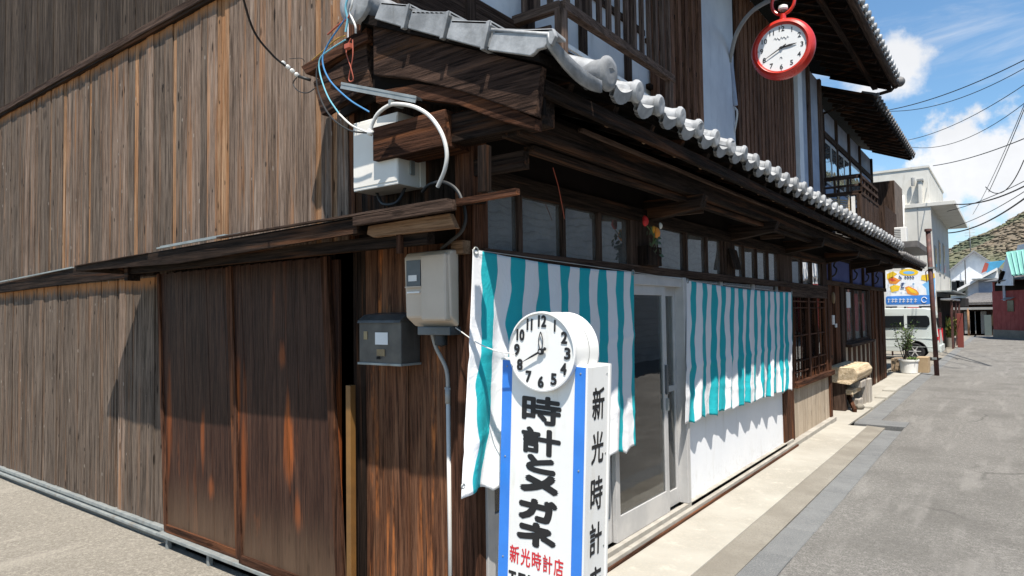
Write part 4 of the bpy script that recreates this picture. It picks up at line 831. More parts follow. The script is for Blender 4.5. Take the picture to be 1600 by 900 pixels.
def fit(body, w, h, mat, par, mtx, name='lettering', thick=0., shear=0.):
    """lettering fitted into a w x h box; bold strokes by stacking slightly shifted copies of the flat glyph"""
    o = text_mesh(body, 1., mat, None, Matrix(), name, 0., .0); me = o.data
    xs = [v.co.x for v in me.vertices]; ys = [v.co.y for v in me.vertices]; h2 = h-2*thick
    sy = h2/(max(ys)-min(ys)); sx = (w-2*thick)/(max(xs)-min(xs)) if w else sy
    base = [Vector((v.co.x*sx, v.co.y*sy, 0)) for v in me.vertices]; fs = [tuple(p.vertices) for p in me.polygons]; g = MB()
    sh = [(0, 0)]+([(thick*math.cos(a*math.pi/4), thick*math.sin(a*math.pi/4)) for a in range(8)] if thick > .001 else [])
    if thick > .006: sh += [(x*.5, y*.5) for x, y in sh[1:]]
    for i, (dx, dy) in enumerate(sh): g.add([mtx @ Vector((v.x+dx, v.y+dy, .0004+.00006*i)) for v in base], fs)
    bpy.data.objects.remove(o); me = bpy.data.meshes.new(name); me.from_pydata(g.v, [], g.f); me.materials.append(M[mat])
    o = bpy.data.objects.new(name, me); COL.objects.link(o); o.parent = par; return o
for k in range(1, 13):
    a = math.radians(30*k); r = CR*.78; w = .021 if k in (1,) else (.032 if k < 10 else .044)
    if k == 1: w = .009
    if k == 11: w = .032
    fit(str(k), w, .052, 'black_paint', SG, face(cx+r*math.sin(a), CZ+r*math.cos(a)), 'numeral', .0028)
def hand(par, c, ang, l0, l1, w, y, mat='black_paint', leaf=False):
    d = Vector((math.sin(ang), 0, math.cos(ang))); n = Vector((d.z, 0, -d.x)); c = Vector((c[0], y, c[1])); g = MB()
    if leaf:
        for s in (-1, 1):
            pts = [c+d*(l1*t)+n*(s*w*math.sin(math.pi*t)) for t in [i/8 for i in range(9)]]; g.tube(pts, .0022, 5)
    else: g.prism([c-d*l0-n*w, c-d*l0+n*w, c+d*l1*.45+n*w*.9, c+d*l1+n*w*.15, c+d*l1-n*w*.15, c+d*l1*.45-n*w*.9], (0, -.003, 0))
    return g.build('hand', mat, par)
hand(SG, (cx, CZ), math.radians(-2), .0, .085, .011, YF-.006, leaf=True)
hand(SG, (cx, CZ), math.radians(241), .02, .105, .0045, YF-.010)
MB().lathe([(0, -.012), (.014, -.010), (.014, .0)], (cx, YF, CZ), (0, 1, 0), 16).build('hub', 'black_paint', SG); MB().lathe([(0, -.004), (.006, -.003), (.006, 0)], (cx, YF-.011, CZ), (0, 1, 0), 10).build('hub_pin', 'alu', SG)
MB().sphere((cx+.022, YF-.008, CZ+.013), .008, 8, (1, .4, 1)).build('counterweight', 'black_paint', SG)
for x in (-PW/2+.03, PW/2-.03):
    for z in (PH-.03, .95, .5): MB().lathe([(0, -.003), (.004, -.002), (.004, 0)], (x, -PD/2-.001, z), (0, 1, 0), 8).build('screw', 'steel', SG)
for z in (PH-.04, 1.0, .6): MB().lathe([(0, .003), (.004, .002), (.004, 0)], (PW/2, PD/2-.03, z), (1, 0, 0), 8).build('screw', 'steel', SG)
B(-PW/2-.001, PW/2+.001, PD/2-.004, PD/2+.003, .02, PH+.002).build('back_edge', 'greypipe', SG)
# place the sign: leans a little to the right
SG.location = (.395, -.045, 0); SG.rotation_euler = (0, math.radians(2.6), 0)
inv = wm(SG).inverted(); YP = -PD/2-.0006
def front_char(ch, px0, px1, py0, py1, th, mat='black_paint', sh=0.):
    a, b = inv @ at(px0, (py0+py1)/2, 'y', -.148), inv @ at(px1, (py0+py1)/2, 'y', -.148); c, d = inv @ at((px0+px1)/2, py0, 'y', -.148), inv @ at((px0+px1)/2, py1, 'y', -.148)
    fit(ch, b.x-a.x, c.z-d.z, mat, SG, face((a.x+b.x)/2, (c.z+d.z)/2, YP), 'lettering', th, sh)
for ch, a, b, c, d, th in (('時', 815, 877, 619, 664, .0055), ('計', 814, 876, 669, 712, .006), ('と', 821, 868, 712, 741, .0085), ('メ', 811, 873, 740, 773, .011), ('ガ', 809, 871, 779, 817, .0095), ('ネ', 806, 869, 817, 856, .0095)): front_char(ch, a, b, c, d, th)
for i, ch in enumerate('新光時計店'): x = 796+i*17.2; front_char(ch, x, x+15, 852+i*5.4, 880+i*5.4, .0012, 'red_letter')
for i, ch in enumerate('TEL'): x = 794+i*15; front_char(ch, x, x+12, 892+i*4, 915+i*4, .003)
for ch, py, h in (('新', 629, 56), ('光', 699, 55), ('時', 773, 57), ('計', 847, 54), ('店', 922, 54)):
    p = inv @ at(933-(py-629)*.028, py, 'x', .66); q = inv @ at(933, py+h*.92, 'x', .66)
    fit(ch, .105, abs(p.z-q.z), 'black_paint', SG, side(.0, p.z, PW/2+.0006), 'lettering', .0028)
MB().tube([(PW/2-.02, PD/2-.03, PH), (PW/2-.02, PD/2-.03, PH+.02)], .004, 6).build('bolt', 'greypipe', SG)

# ================================================================== RED POCKET WATCH SIGN
RC = thing('pocket_watch_sign', 'big red pocket-watch shaped clock hanging from a curved pipe by the upper wall', 'clock', (0, 0, 0))
R_ = .40
MB().lathe([(0, -.06), (R_*.80, -.06), (R_*.82, -.082), (R_*.88, -.10), (R_*.97, -.085), (R_*1.05, -.03), (R_*1.06, .03), (R_*.98, .10), (R_*.82, .13), (0, .135)], (0, 0, 0), (0, 1, 0), 72).build('case', 'red_paint', RC)
MB().lathe([(R_*.80, -.07), (R_*.83, -.092), (R_*.86, -.07)], (0, 0, 0), (0, 1, 0), 64).build('inner_bezel', 'red_paint', RC)
MB().lathe([(0, -.068), (R_*.815, -.068)], (0, 0, 0), (0, 1, 0), 64).build('dial', plain('dial_white', (.80, .81, .81), (.76, .77, .78), .4), RC)
MB().tube([(0, 0, R_*1.02), (0, 0, R_*1.22)], .045, 14, r2=.04).build('neck', 'red_paint', RC)
MB().lathe([(.05, 0), (.065, .02), (.06, .06), (.03, .075), (0, .08)], (0, 0, R_*1.36), (0, 0, 1), 16).build('crown', 'white_paint', RC)
MB().tube([(.15*math.sin(a*math.pi/12), 0, R_*1.22+.17-.17*math.cos(a*math.pi/12)) for a in range(25)], .022, 10).build('bow', 'red_paint', RC)
for k in range(1, 13):
    a = math.radians(30*k); r = R_*.66; fit(str(k), None, .068, 'black_paint', RC, face(r*math.sin(a), r*math.cos(a), -.070), 'numeral', .0016)
for k in range(0, 60, 15): a = math.radians(6*k); MB().bar((R_*.76*math.sin(a), -.070, R_*.76*math.cos(a)), (R_*.80*math.sin(a), -.070, R_*.80*math.cos(a)), .006, .008, (0, 1, 0)).build('tick', 'black_paint', RC)
pts = [(-.1+.016*i, -.071, .135+.018*math.sin(i*2.4)+.008*math.sin(i*1.1)) for i in range(13)]; MB().tube(pts, .0035, 4).build('logo_script', 'greypipe', RC)
MB().tube([(-.02, -.071, -.15), (-.015, -.071, -.13), (0, -.071, -.128), (.01, -.071, -.15)], .003, 4).build('logo_mark', 'black_paint', RC)
hand(RC, (0, 0), math.radians(83), .03, .19, .013, -.074); hand(RC, (0, 0), math.radians(83), .0, .2, .012, -.077, leaf=True); hand(RC, (0, 0), math.radians(240), .07, .29, .0075, -.081)
MB().lathe([(0, -.088), (.018, -.086), (.018, -.06)], (0, 0, 0), (0, 1, 0), 14).build('hub', 'black_paint', RC)
YC = 5.6
RC.location = at(1223, 77, 'y', YC); sc = (at(1277, 65, 'y', YC)-at(1169, 90, 'y', YC)).length
RC.scale = (sc/.92,)*3; RC.rotation_euler = (0, math.radians(2), math.radians(2))
top = RC.location+Vector((0, 0, .36*2.25*sc/.92))
BK = thing('watch_bracket', 'curved grey pipe bracket that carries the red pocket-watch clock', 'bracket', at(1141, 92, 'y', 6.7))
MB().tube(catmull([at(1141, 92, 'y', 6.7), at(1150, 55, 'y', 6.5), at(1168, 25, 'y', 6.2), at(1192, 6, 'y', 5.9), at(1225, -8, 'y', YC)], 8), .028, 10).build('arm', 'greypipe', BK)
MB().tube([at(1141, 92, 'y', 6.72), at(1145, 130, 'y', 6.78), at(1149, 165, 'y', 6.8)], .035, 10).build('stay', 'blueplaster', BK)
MB().tube(catmull([at(1148, 168, 'y', 6.8), at(1152, 178, 'y', 6.8), at(1146, 215, 'y', 6.8)], 5), .014, 8).build('feed_pipe', 'pvc', BK)
a = at(1141, 92, 'y', 6.7); MB().bar(a, (XU+.03, 6.7, a.z-.05), .05, .05).build('wall_plate', 'greypipe', BK)
# ================================================================== NEXT HOUSE (dark, indigo band)
H2 = thing('next_house', 'dark wooden house with indigo plaster band and sliding windows beyond the shop', 'house', (-.2, 11, 0))
XF = -.22
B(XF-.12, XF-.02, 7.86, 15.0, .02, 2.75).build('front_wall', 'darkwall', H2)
B(XF-6, XF-.02, 15.0, 15.1, .02, 2.9).build('end_wall', 'beam_z', H2)
for (a, b) in ((7.9, 9.05), (9.15, 10.85), (10.95, 12.1), (12.2, 13.3), (13.4, 14.9)): B(XF-.02, XF+.0, a, b, 2.06, 2.42).build('indigo_panel', 'blue', H2)
B(XF-.02, XF+.05, 7.83, 15.02, 1.98, 2.06).build('head_beam', 'brown_y', H2, .004); B(XF-.02, XF+.04, 7.83, 15.02, 2.42, 2.5).build('top_beam', 'beam_y', H2)
for y in (9.1, 10.9, 12.15, 13.35, 14.96): piece('upper_strut', 'brown_z', H2, XF-.0, XF+.04, y-.05, y+.05, 2.06, 2.42)
for y in (9.1, 10.9, 12.15, 13.35):
    MB().tube(catmull([(XF+.05, y, 2.12), (XF+.10, y, 2.16), (XF+.12, y, 2.24), (XF+.08, y, 2.3), (XF+.14, y, 2.42)], 4), .013, 6).build('iron_bracket', 'cable_black', H2)
piece('stucco', 'stripe_w', H2, XF-.01, XF+.01, 7.86, 8.3, .05, 2.0); 
for y, w in ((8.55, .3), (9.0, .3), (9.55, .34), (10.0, .26), (12.75, .2), (13.1, .22), (13.55, .3), (14.1, .34), (14.6, .4)): piece('wall_board', random.choice(('red_z', 'brown_z')), H2, XF-.01, XF+.03, y-w/2, y+w/2, .03, 1.98)
B(XF-.0, XF+.012, 8.24, 8.5, .9, 1.95).build('narrow_pane', 'glass_dirty', H2); B(XF, XF+.12, 8.2, 8.62, .84, .89).build('small_shelf', 'brown_y', H2, .005)
wf = B(XF-.01, XF+.02, 10.25, 12.6, .98, 1.04).build('window_sill', 'brown_y', H2, .004); B(XF, XF+.12, 10.2, 12.7, .93, .98).build('sill_board', 'brown_y', H2, .004)
for y in (10.28, 11.0, 11.06, 11.85, 12.55): piece('window_stile', 'brown_z', H2, XF-.01, XF+.03, y-.035, y+.035, 1.04, 1.95)
for a, b in ((10.31, 10.97), (11.09, 11.82), (11.88, 12.52)):
    B(XF-.005, XF, a, b, 1.04, 1.95).build('pane', 'glass_dirty', H2)
M['curt'] = plain('grey_blue_curtain', (.30, .34, .38), (.22, .25, .29), .9, 0, 3); B(XF-.03, XF-.02, 10.3, 11.6, 1.04, 1.95).build('curtain_lining', 'curt', H2); B(XF+.001, XF+.004, 10.5, 10.85, 1.62, 1.9).build('paper_notice', 'paper', H2)
y = 10.15
for k in range(11):
    w = .235; piece('skirt_plank', ('stripe_w', 'red_z')[k % 2], H2, XF-.01, XF+.02+.01*(k % 2), y, y+w-.01, .03, .93); y += w
for k in range(7): piece('skirt_plank', ('stripe_w', 'brown_z')[k % 2], H2, XF-.01, XF+.024, 12.75+k*.3, 12.75+k*.3+.14, .03, .95 if k < 5 else .8)
B(XF+.03, XF+.05, 9.08, 9.2, 1.35, 1.5).build('note', 'paper', H2); B(XF+.03, XF+.05, 9.3, 9.38, 1.3, 1.36).build('note', 'paper', H2)
MB().sphere((XF+.07, 9.05, 1.78), .06, 6, (.5, 1, 1.6)).build('door_charm', 'label', H2); MB().tube([(XF+.05, 9.25, .3), (XF+.09, 9.25, .36), (XF+.05, 9.25, .42)], .02, 6).build('tap', 'pvc', H2)
# its lower roof, dark tiles
TE3, CP3 = tile_mesh(True, 'tile_old'), cap_mesh(.05, 'tile_old'); TT3 = tile_mesh(False, 'tile_old')
r2 = MB().prism([(-.96, 11.5, 3.16), (.56, 11.5, 2.54), (.56, 11.5, 2.50), (-.96, 11.5, 3.1)], (0, 4.0, 0)).build('lower_roof', 'soffit', H2)
for i in range(14):
    for r in range(5):
        x = .58-r*.235; o = inst('eave_tile' if r == 0 else 'tile', TE3 if r == 0 else TT3, r2, (x, 11.55+i*.287, 2.585+(.58-x)*.41+.012*r), (0, .37, 0))
    inst('tile_cap', CP3, r2, (.6, 11.55+i*.287, 2.585), (0, .1, 0))
for i in range(9): MB().bar((.54, 11.6+i*.45, 2.46), (-.2, 11.6+i*.45, 2.76), .05, .07).build('rafter', 'beam_x', H2)
# upper storey
B(XU-.1, XU, 12.44, 19.0, 3.0, 5.9).build('upper_wall', 'blueplaster', H2); B(-8, XU-.1, 18.9, 19.0, 0, 6.0).build('gable_wall', 'beam_z', H2)
B(XU, XU+.04, 12.44, 19, 5.28, 5.4).build('upper_beam', 'brown_y', H2)
for y in (12.5, 14.0, 15.5, 17.0, 18.9): piece('upper_post', 'brown_z', H2, XU, XU+.05, y-.06, y+.06, 3.0, 5.9)
for a, b in ((12.62, 13.3), (13.36, 13.92), (14.1, 14.74), (14.8, 15.42), (15.6, 16.9)):
    o = B(XU+.0, XU+.03, a, b, 4.3, 5.22).build('window', 'alu', H2); B(XU+.031, XU+.034, a+.05, b-.05, 4.36, 5.16).build('pane', 'glass_dirty', o)
    B(XU+.0305, XU+.0308, a+.05, b-.05, 4.36, 5.16).build('blind', 'curt', o)
U2 = MB().prism([(.02, 12.7, 5.86), (.02, 12.7, 5.92), (-4.8, 12.7, 7.9), (-9, 12.7, 5.9), (-9, 12.7, 5.85), (-4.8, 12.7, 7.82)], (0, 6.9, 0)).build('upper_roof', 'soffit', H2)
MB().prism([(.02, 12.72, 5.84), (.02, 12.72, 5.98), (-4.8, 12.72, 7.98), (-4.8, 12.72, 7.8)], (0, .06, 0)).build('barge_board', 'beam_x', H2)
for i in range(15): MB().bar((.0, 12.9+i*.46, 5.83), (XU, 12.9+i*.46, 6.22), .06, .07).build('rafter', 'beam_x', H2)
for i in range(24): inst('eave_tile', TE3, U2, (.08, 12.8+i*.287, 5.97), (0, .4, 0)); inst('tile_cap', CP3, U2, (.09, 12.8+i*.287, 5.98), (0, .2, 0))
# boxed wooden balcony of the upper window
bx = thing('box_balcony', 'boxed brown wooden balcony with a railing above the lower roof of the dark house', 'balcony', (-.6, 12.6, 3.3))
xb = -.22
B(XU, xb, 12.42, 12.48, 4.26, 4.34).build('rail', 'brown_x', bx); B(XU, xb, 12.42, 12.46, 4.10, 4.14).build('rail', 'brown_x', bx); B(XU, xb, 12.42, 12.47, 3.92, 4.0).build('rail', 'brown_x', bx)
for i in range(4): x = XU+.0+i*(xb-XU)/3; piece('baluster', 'brown_z', bx, x-.02, x+.02, 12.43, 12.47, 3.96, 4.3)
for z in (4.26, 4.10, 3.92): B(xb-.05, xb+.01, 12.42, 14.6, z, z+.06).build('rail', 'brown_y', bx)
for i in range(6): y = 12.5+i*.41; piece('baluster', 'brown_z', bx, xb-.04, xb, y-.02, y+.02, 3.96, 4.28)
for i in range(11): y = 12.45+i*.2; piece('panel_board', 'brown_z', bx, xb-.03, xb-.005+rnd(0, .006), y, y+.19, 3.2, 3.92)
B(xb-.09, xb-.0, 12.40, 12.52, 3.2, 3.93).build('corner_post', 'brown_z', bx, .01)
B(XU+.55, xb-.12, 12.43, 12.46, 3.2, 3.9).build('white_sheet', 'white_paint', bx)
fr_ = thing('slatted_blind', 'weathered wooden slatted blind under the boxed balcony rail', 'blind', (-.75, 12.45, 3.3))
for i in range(12): piece('slat', 'log', fr_, XU+.14, XU+.50, 12.40, 12.43, 3.34+i*.045, 3.365+i*.045, (0, .25, 0))
for x in (XU+.13, XU+.32, XU+.51): piece('stile', 'log', fr_, x-.015, x+.015, 12.385, 12.42, 3.2, 3.92)
MB().bar((XU, 12.4, 3.12), (xb+.06, 12.4, 3.12), .1, .12).build('base_beam', 'brown_x', bx); B(xb-.04, xb+.06, 12.4, 14.8, 3.06, 3.18).build('base_beam', 'brown_y', bx)
sb2 = thing('sheathed_bay', 'tall brown boarded box projecting from the far end of the dark house', 'bay', (-.3, 17, 3.4)); B(-.93, -.16, 17.0, 18.6, 3.3, 4.9).build('bay_body', plain('brown_sheet', (.16, .115, .085), (.11, .08, .06), .6, 0, 5), sb2, .02)
for i in range(6): piece('cladding_board', 'brown_z', sb2, -.93+i*.128+.002, -.93+(i+1)*.128-.002, 16.985, 17.0, 3.3, 4.88)
B(-.96, -.14, 15.0, 17.0, 3.3, 4.0).build('lower_cladding', 'brown_z', sb2)
ac = thing('air_conditioner', 'white outdoor air-conditioner unit on the roof end of the dark house', 'air conditioner', (-.1, 16.5, 3.2))
B(-.26, .12, 16.5, 16.85, 3.18, 3.62).build('casing', 'white_paint', ac, .015); B(-.2, -.0, 16.49, 16.5, 3.22, 3.58).build('grille', 'greypipe', ac)
for i in range(8): piece('fin', 'white_paint', ac, -.2, .0, 16.482, 16.49, 3.24+i*.044, 3.25+i*.044)
B(-.8, .45, 15.4, 18.6, 3.02, 3.16).build('roof_ledge', 'tile_old', H2); B(-.8, .0, 15.5, 18.6, 2.7, 3.03).build('ledge_wall', 'darkwall', H2)
# ---------------------------------------------------------------- bench of old timber
bn = thing('log_bench', 'rough old bench with a thick bleached timber beam in front of the dark house', 'bench', (0, 9.4, 0))
g = MB().prism([(-.20, 8.7, .47), (.10, 8.75, .43), (.19, 8.8, .50), (.21, 8.8, .60), (.16, 8.75, .69), (-.19, 8.7, .71)], (0, 1.35, 0)); g.build('top_beam', 'log', bn, .02)
B(.0, .17, 9.55, 9.95, .02, .45).build('block', 'logz', bn, .02); B(-.18, .12, 8.85, 9.9, .27, .35).build('under_beam', 'log', bn, .01)
B(-.18, .02, 8.8, 8.95, .02, .45).build('leg', 'brown_z', bn, .01); MB().bar((.16, 8.75, .04), (-.1, 9.5, .28), .05, .06).build('brace', 'red_y', bn); B(-.02, .16, 9.2, 9.45, .02, .17).build('stone', 'logz', bn, .02); B(-.02, .19, 9.2, 9.6, .34, .45).build('upper_block', 'logz', bn, .015)
B(.12, .215, 9.75, 10.0, .02, .44).build('end_slab', 'logz', bn, .012)
tag(MB().sphere((.16, 9.15, .06), .07, 7, (1, 1.4, .7)).build('rubble_stone', 'rough_conc'), 'small grey stone on the ground beside the foot of the timber bench', 'stone')
# ---------------------------------------------------------------- pole
pl = thing('rusty_pole', 'leaning rusty red-brown iron pole at the edge of the road', 'pole', (.685, 16.0, 0))
M['rust'] = plain('rust_paint', (.10, .035, .028), (.055, .03, .028), .7, .1, 12, .15, 40, stain=(.16, .08, .05))
MB().tube([(.685, 16, -.02), (.617, 16, 3.42)], .052, 10).build('shaft', 'rust', pl); MB().lathe([(0, .06), (.075, .05), (.08, .0), (.055, -.02)], (.617, 16, 3.42), (0, 0, 1), 12).build('cap', 'rust', pl)
MB().tube([(.56, 15.95, 2.2), (.54, 15.95, 2.45), (.6, 15.97, 2.5)], .012, 6).build('hook', 'rust', pl); B(.6, .72, 15.93, 16.07, 2.52, 2.56).build('band', 'steel', pl); B(.6, .7, 15.93, 15.96, .38, .43).build('clip', 'steel', pl)
# ---------------------------------------------------------------- planters
def leaves(n, fc, size, mats, par, name='foliage'):
    for mi, mt in enumerate(mats):
        f = MB()
        for k in range(n//len(mats)):
            c, out = fc(); d = (out+Vector((rnd(-.6, .6), rnd(-.6, .6), rnd(-.5, .6)))).normalized()*size*rnd(.6, 1.3); s = d.cross(Vector((rnd(-1, 1), rnd(-1, 1), rnd(-1, 1)))).normalized()*size*.17
            f.add([c, c+d*.5+s, c+d, c+d*.5-s], [(0, 1, 2, 3)])
        f.build(name, mt, par)
tb = thing('white_tub_plant', 'leafy shrub in a round white tub beside the parked van', 'potted plant', (.08, 16.2, 0))
MB().lathe([(0, .03), (.18, .03), (.205, .31), (.225, .315), (.225, .355), (.2, .355), (.19, .31), (0, .30)], (.10, 16.2, 0), (0, 0, 1), 26).build('tub', 'white_paint', tb)
MB().lathe([(0, .305), (.192, .305)], (.1, 16.2, 0), (0, 0, 1), 16).build('soil', plain('soil', (.05, .035, .025)), tb)
g = MB(); tips = []
for k in range(9):
    a = rnd(0, 6.28); l = rnd(.12, .34); p = [Vector((.02, 16.2, .3)), Vector((.0+l*.3*math.cos(a), 16.2+l*.3*math.sin(a), .55)), Vector((-.02+l*math.cos(a)*.8, 16.2+l*math.sin(a), rnd(.75, 1.25)))]
    g.tube(catmull(p, 4), .013, 5, r2=.005); tips += [p[1].lerp(p[2], t) for t in (.2, .4, .6, .8, 1., 1.)]
g.build('stem', 'bark', tb)
leaves(420, lambda: (random.choice(tips)+Vector((rnd(-.07, .07), rnd(-.07, .07), rnd(-.06, .08))), Vector((rnd(-1, 1), rnd(-1, 1), .2))), .085, ('leaf', 'leaf_dark', 'leaf'), tb)
leaves(160, lambda: (Vector((.18+rnd(-.08, .08), 16.15+rnd(-.1, .1), .33)), Vector((rnd(-1, 1), rnd(-1, 1), .7))), .09, ('leaf',), tb, 'low_foliage')
tag(MB().box(-.33, .0, 16.6, 17.2, .0, .33).build('tan_planter_box', plain('tan_planter', (.36, .27, .18), (.28, .2, .13), .9, 0, 6, .1), None, .01), 'tan square planter box left behind the white tub', 'planter')
tag(MB().box(.22, .47, 16.6, 17.1, .0, .38).build('tan_planter_box', plain('tan_planter2', (.38, .28, .17), (.3, .21, .12), .9, 0, 6, .1), None, .01), 'tan square planter box right behind the white tub', 'planter')
gp = thing('grass_pot_plant', 'spiky green and yellow plant in a pot by the red post near the far shops', 'potted plant', (.35, 29.5, 0))
MB().lathe([(0, 0), (.16, 0), (.22, .38), (.2, .38), (0, .34)], (.15, 29.5, 0), (0, 0, 1), 16).build('pot', 'concrete', gp)
leaves(240, lambda: (Vector((.15+rnd(-.15, .15), 29.5+rnd(-.1, .1), rnd(.36, .9))), Vector((rnd(-.6, .9), 0, 1.3))), .34, ('leaf', plain('yellow_leaf', (.35, .30, .08))), gp)
tag(B(.42, .62, 29.2, 29.4, 0, 1.35).build('red_post', plain('red_brown_post', (.18, .035, .025), None, .7), None, .01), 'short dark red post beside the spiky potted plant', 'post')
# ---------------------------------------------------------------- VAN (local: x = length, nose at -x; y = width)
V = thing('parked_van', 'silver-green kei van parked side-on in the lot, tail to the road', 'van', (0, 0, 0))
vm = plain('van_paint', (.70, .75, .72), (.65, .70, .67), .3, .35, 2); vg = plain('van_glass', (.012, .014, .016), None, .08); vd = plain('van_trim', (.02, .02, .022), None, .6)
LN, WD, HT = 3.25, 1.42, 1.60
prof = [(-LN, .34), (-LN, .82), (-LN+.12, .98), (-LN+.52, 1.42), (-LN+.75, 1.55), (-1.6, 1.60), (-.35, 1.585), (-.14, 1.54), (-.06, 1.36), (-.02, 1.0), (.02, .62), (.03, .30), (-.12, .24)]
def arch(cx, r): return [(cx+r*math.cos(math.pi*i/8), .24+.02+r*math.sin(math.pi*i/8)*1.0) for i in range(9)]
body = prof + arch(-.62, .33) + arch(-2.62, .33) + [(-LN+.1, .24)]
def vx(y0, pts, w, yshrink=True):
    g = MB(); n = len(pts); rings = []
    for yy, ins in ((0, .0), (w*.0+.03, .0), (w-.03, .0), (w, .0)): pass
    def ring(y, up): return [(x+(0), y+(up*max(0, z-.95)*(1 if y < w/2 else -1)), z) for x, z in pts]
    a, b = ring(0, .13), ring(w, .13); g.add(a+b, [tuple(range(n)), tuple(range(2*n-1, n-1, -1))]+[(i, i+n, (i+1) % n+n, (i+1) % n) for i in range(n)]); return g
bo = vx(0, body, WD).build('body', vm, V, .025, 3)
def sidey(z): return .13*max(0, z-.95)
def spanel(pts, name, mat, t=.006, dy=-.002, par=V):
    a = [(x, sidey(z)+dy-t, z) for x, z in pts]; b = [(x, sidey(z)+dy+.01, z) for x, z in pts]; n = len(a)
    g = MB().add(a+b, [tuple(range(n)), tuple(range(2*n-1, n-1, -1))]+[(i, (i+1) % n, (i+1) % n+n, i+n) for i in range(n)]); return g.build(name, mat, par, .003)
spanel([(-.80, 1.02), (-.80, 1.36), (-.28, 1.36), (-.22, 1.30), (-.20, 1.10), (-.28, 1.0)], 'side_window', vg)
spanel([(-1.75, .99), (-1.75, 1.36), (-.88, 1.36), (-.88, 1.0)], 'side_window', vg); spanel([(-2.75, .99), (-2.45, 1.34), (-1.85, 1.36), (-1.85, .99)], 'side_window', vg)
spanel([(-.88, .98), (-.88, 1.38), (-.80, 1.38), (-.80, .98)], 'pillar', vm, .008)
for z in (.66, .40): spanel([(-2.5, z), (-.03, z), (-.03, z+.012), (-2.5, z+.012)], 'crease', vm, .004)
spanel([(-1.82, .3), (-1.82, 1.4), (-1.81, 1.4), (-1.81, .3)], 'door_gap', vd, .001); spanel([(-.90, .34), (-.90, 1.4), (-.893, 1.4), (-.893, .34)], 'door_gap', vd, .001)
spanel([(-.05, .62), (-.05, .72), (.01, .72), (.015, .62)], 'reflector', plain('tail_red', (.5, .01, .02), None, .25), .006)
def wheel(cx, y, par):
    w = MB().lathe([(.0, .0), (.17, .0), (.22, -.01), (.262, .01), (.27, .05), (.27, .13), (.25, .16), (0, .16)], (cx, y, .27), (0, 1, 0), 28).build('wheel', plain('tyre', (.018, .018, .02), None, .85), par)
    MB().lathe([(.175, -.012), (.168, .012), (.15, .02), (0, .025)], (cx, y, .27), (0, 1, 0), 24).build('rim', plain('silver_rim', (.30, .31, .32), None, .4, .4), w)
    g = MB()
    for k in range(6):
        a = k*math.pi/3; d = Vector((math.cos(a), 0, math.sin(a))); g.bar(Vector((cx, y-.006, .27)), Vector((cx, y-.006, .27))+d*.165, 0.028, .012, (0, 1, 0))
    g.lathe([(0, -.02), (.04, -.015), (.05, .0)], (cx, y, .27), (0, 1, 0), 12); g.build('spokes', 'alu', w)
wheel(-.62, .01, V); wheel(-2.62, .01, V); wheel(-.62, WD-.17, V); wheel(-2.62, WD-.17, V)
def rarch(cx):
    g = MB(); pts = [(cx+.34*math.cos(math.pi*i/10), .26+.34*math.sin(math.pi*i/10)) for i in range(11)]; g.tube([(x, -.002, z) for x, z in pts], .012, 5); return g.build('wheel_arch', vd, V)
rarch(-.62); rarch(-2.62)
B(.0, .02, .12, WD-.12, .98, 1.45).build('rear_window', vg, V, .004); B(-.1, .07, .02, WD-.02, .24, .46).build('rear_bumper', vm, V, .03)
for y in (.03, WD-.13): B(-.02, .035, y, y+.1, .55, .95).build('tail_light', plain('tail_lens', (.45, .012, .02), None, .2), V, .01)
for (x, z) in ((-1.4, 1.62), (-.5, 1.62)):
    B(x, x+.3, .3, .5, z-.01, z+.04).build('roof_bar', vd, V, .01)
V.location = (.36, 21.2, 0)
# ---------------------------------------------------------------- billboard
yb = 23.2; BI = thing('painted_billboard', 'colourful painted snack billboard with a blue pill-shaped name strip, above the van', 'billboard', at(1420, 478, 'y', yb))
def bp(pts, name, mat, off, th=.02, par=BI): q = [at(x, y, 'y', yb)+Vector((0, -off, 0)) for x, y in pts]; return MB().prism(q, (0, th, 0)).build(name, mat, par)
def circ(cx, cy, rx, ry, n=18): return [(cx+rx*math.cos(6.2832*i/n), cy+ry*math.sin(6.2832*i/n)) for i in range(n)]
def mp(c): return plain('billboard_paint', c, None, .6)
bp([(1384, 424), (1405, 424), (1420, 417), (1436, 424), (1462, 423), (1462, 479), (1384, 479)], 'board', mp((.78, .79, .82)), 0, .05)
mY, mO, mBl, mW, mR = mp((.80, .52, .02)), mp((.75, .26, .03)), mp((.04, .22, .66)), mp((.8, .8, .82)), mp((.55, .06, .03)); mLB = mp((.18, .46, .78)); mN = mp((.03, .06, .2))
bp([(1434, 449), (1461, 432), (1461, 472), (1440, 472)], 'blue_corner', mLB, .004, .004); bp(circ(1420, 425.5, 15, 5.5), 'yellow_badge', mY, .006, .004); bp(circ(1420, 426, 9, 2.4), 'badge_letters', mLB, .009, .003)
bp([(1386, 428), (1395, 424), (1402, 428), (1394, 434), (1386, 436)], 'yellow_star', mY, .006, .004); bp([(1440, 430), (1460, 427), (1461, 434), (1447, 439), (1439, 437)], 'yellow_flag', mY, .008, .004)
bp([(1387, 436), (1395, 432), (1407, 438), (1400, 444), (1390, 443)], 'sausage', mO, .006, .004); bp([(1389, 437), (1394, 434), (1400, 438), (1395, 440)], 'sauce', mR, .009, .003); bp([(1390, 448), (1398, 445), (1407, 447), (1404, 454), (1393, 457)], 'bun', mY, .006, .004)
bp([(1414, 449), (1420, 447), (1432, 453), (1437, 460), (1430, 462), (1418, 459)], 'bun', mO, .006, .004); bp([(1417, 450), (1421, 449), (1431, 455), (1434, 459), (1424, 457)], 'filling', mY, .009, .003)
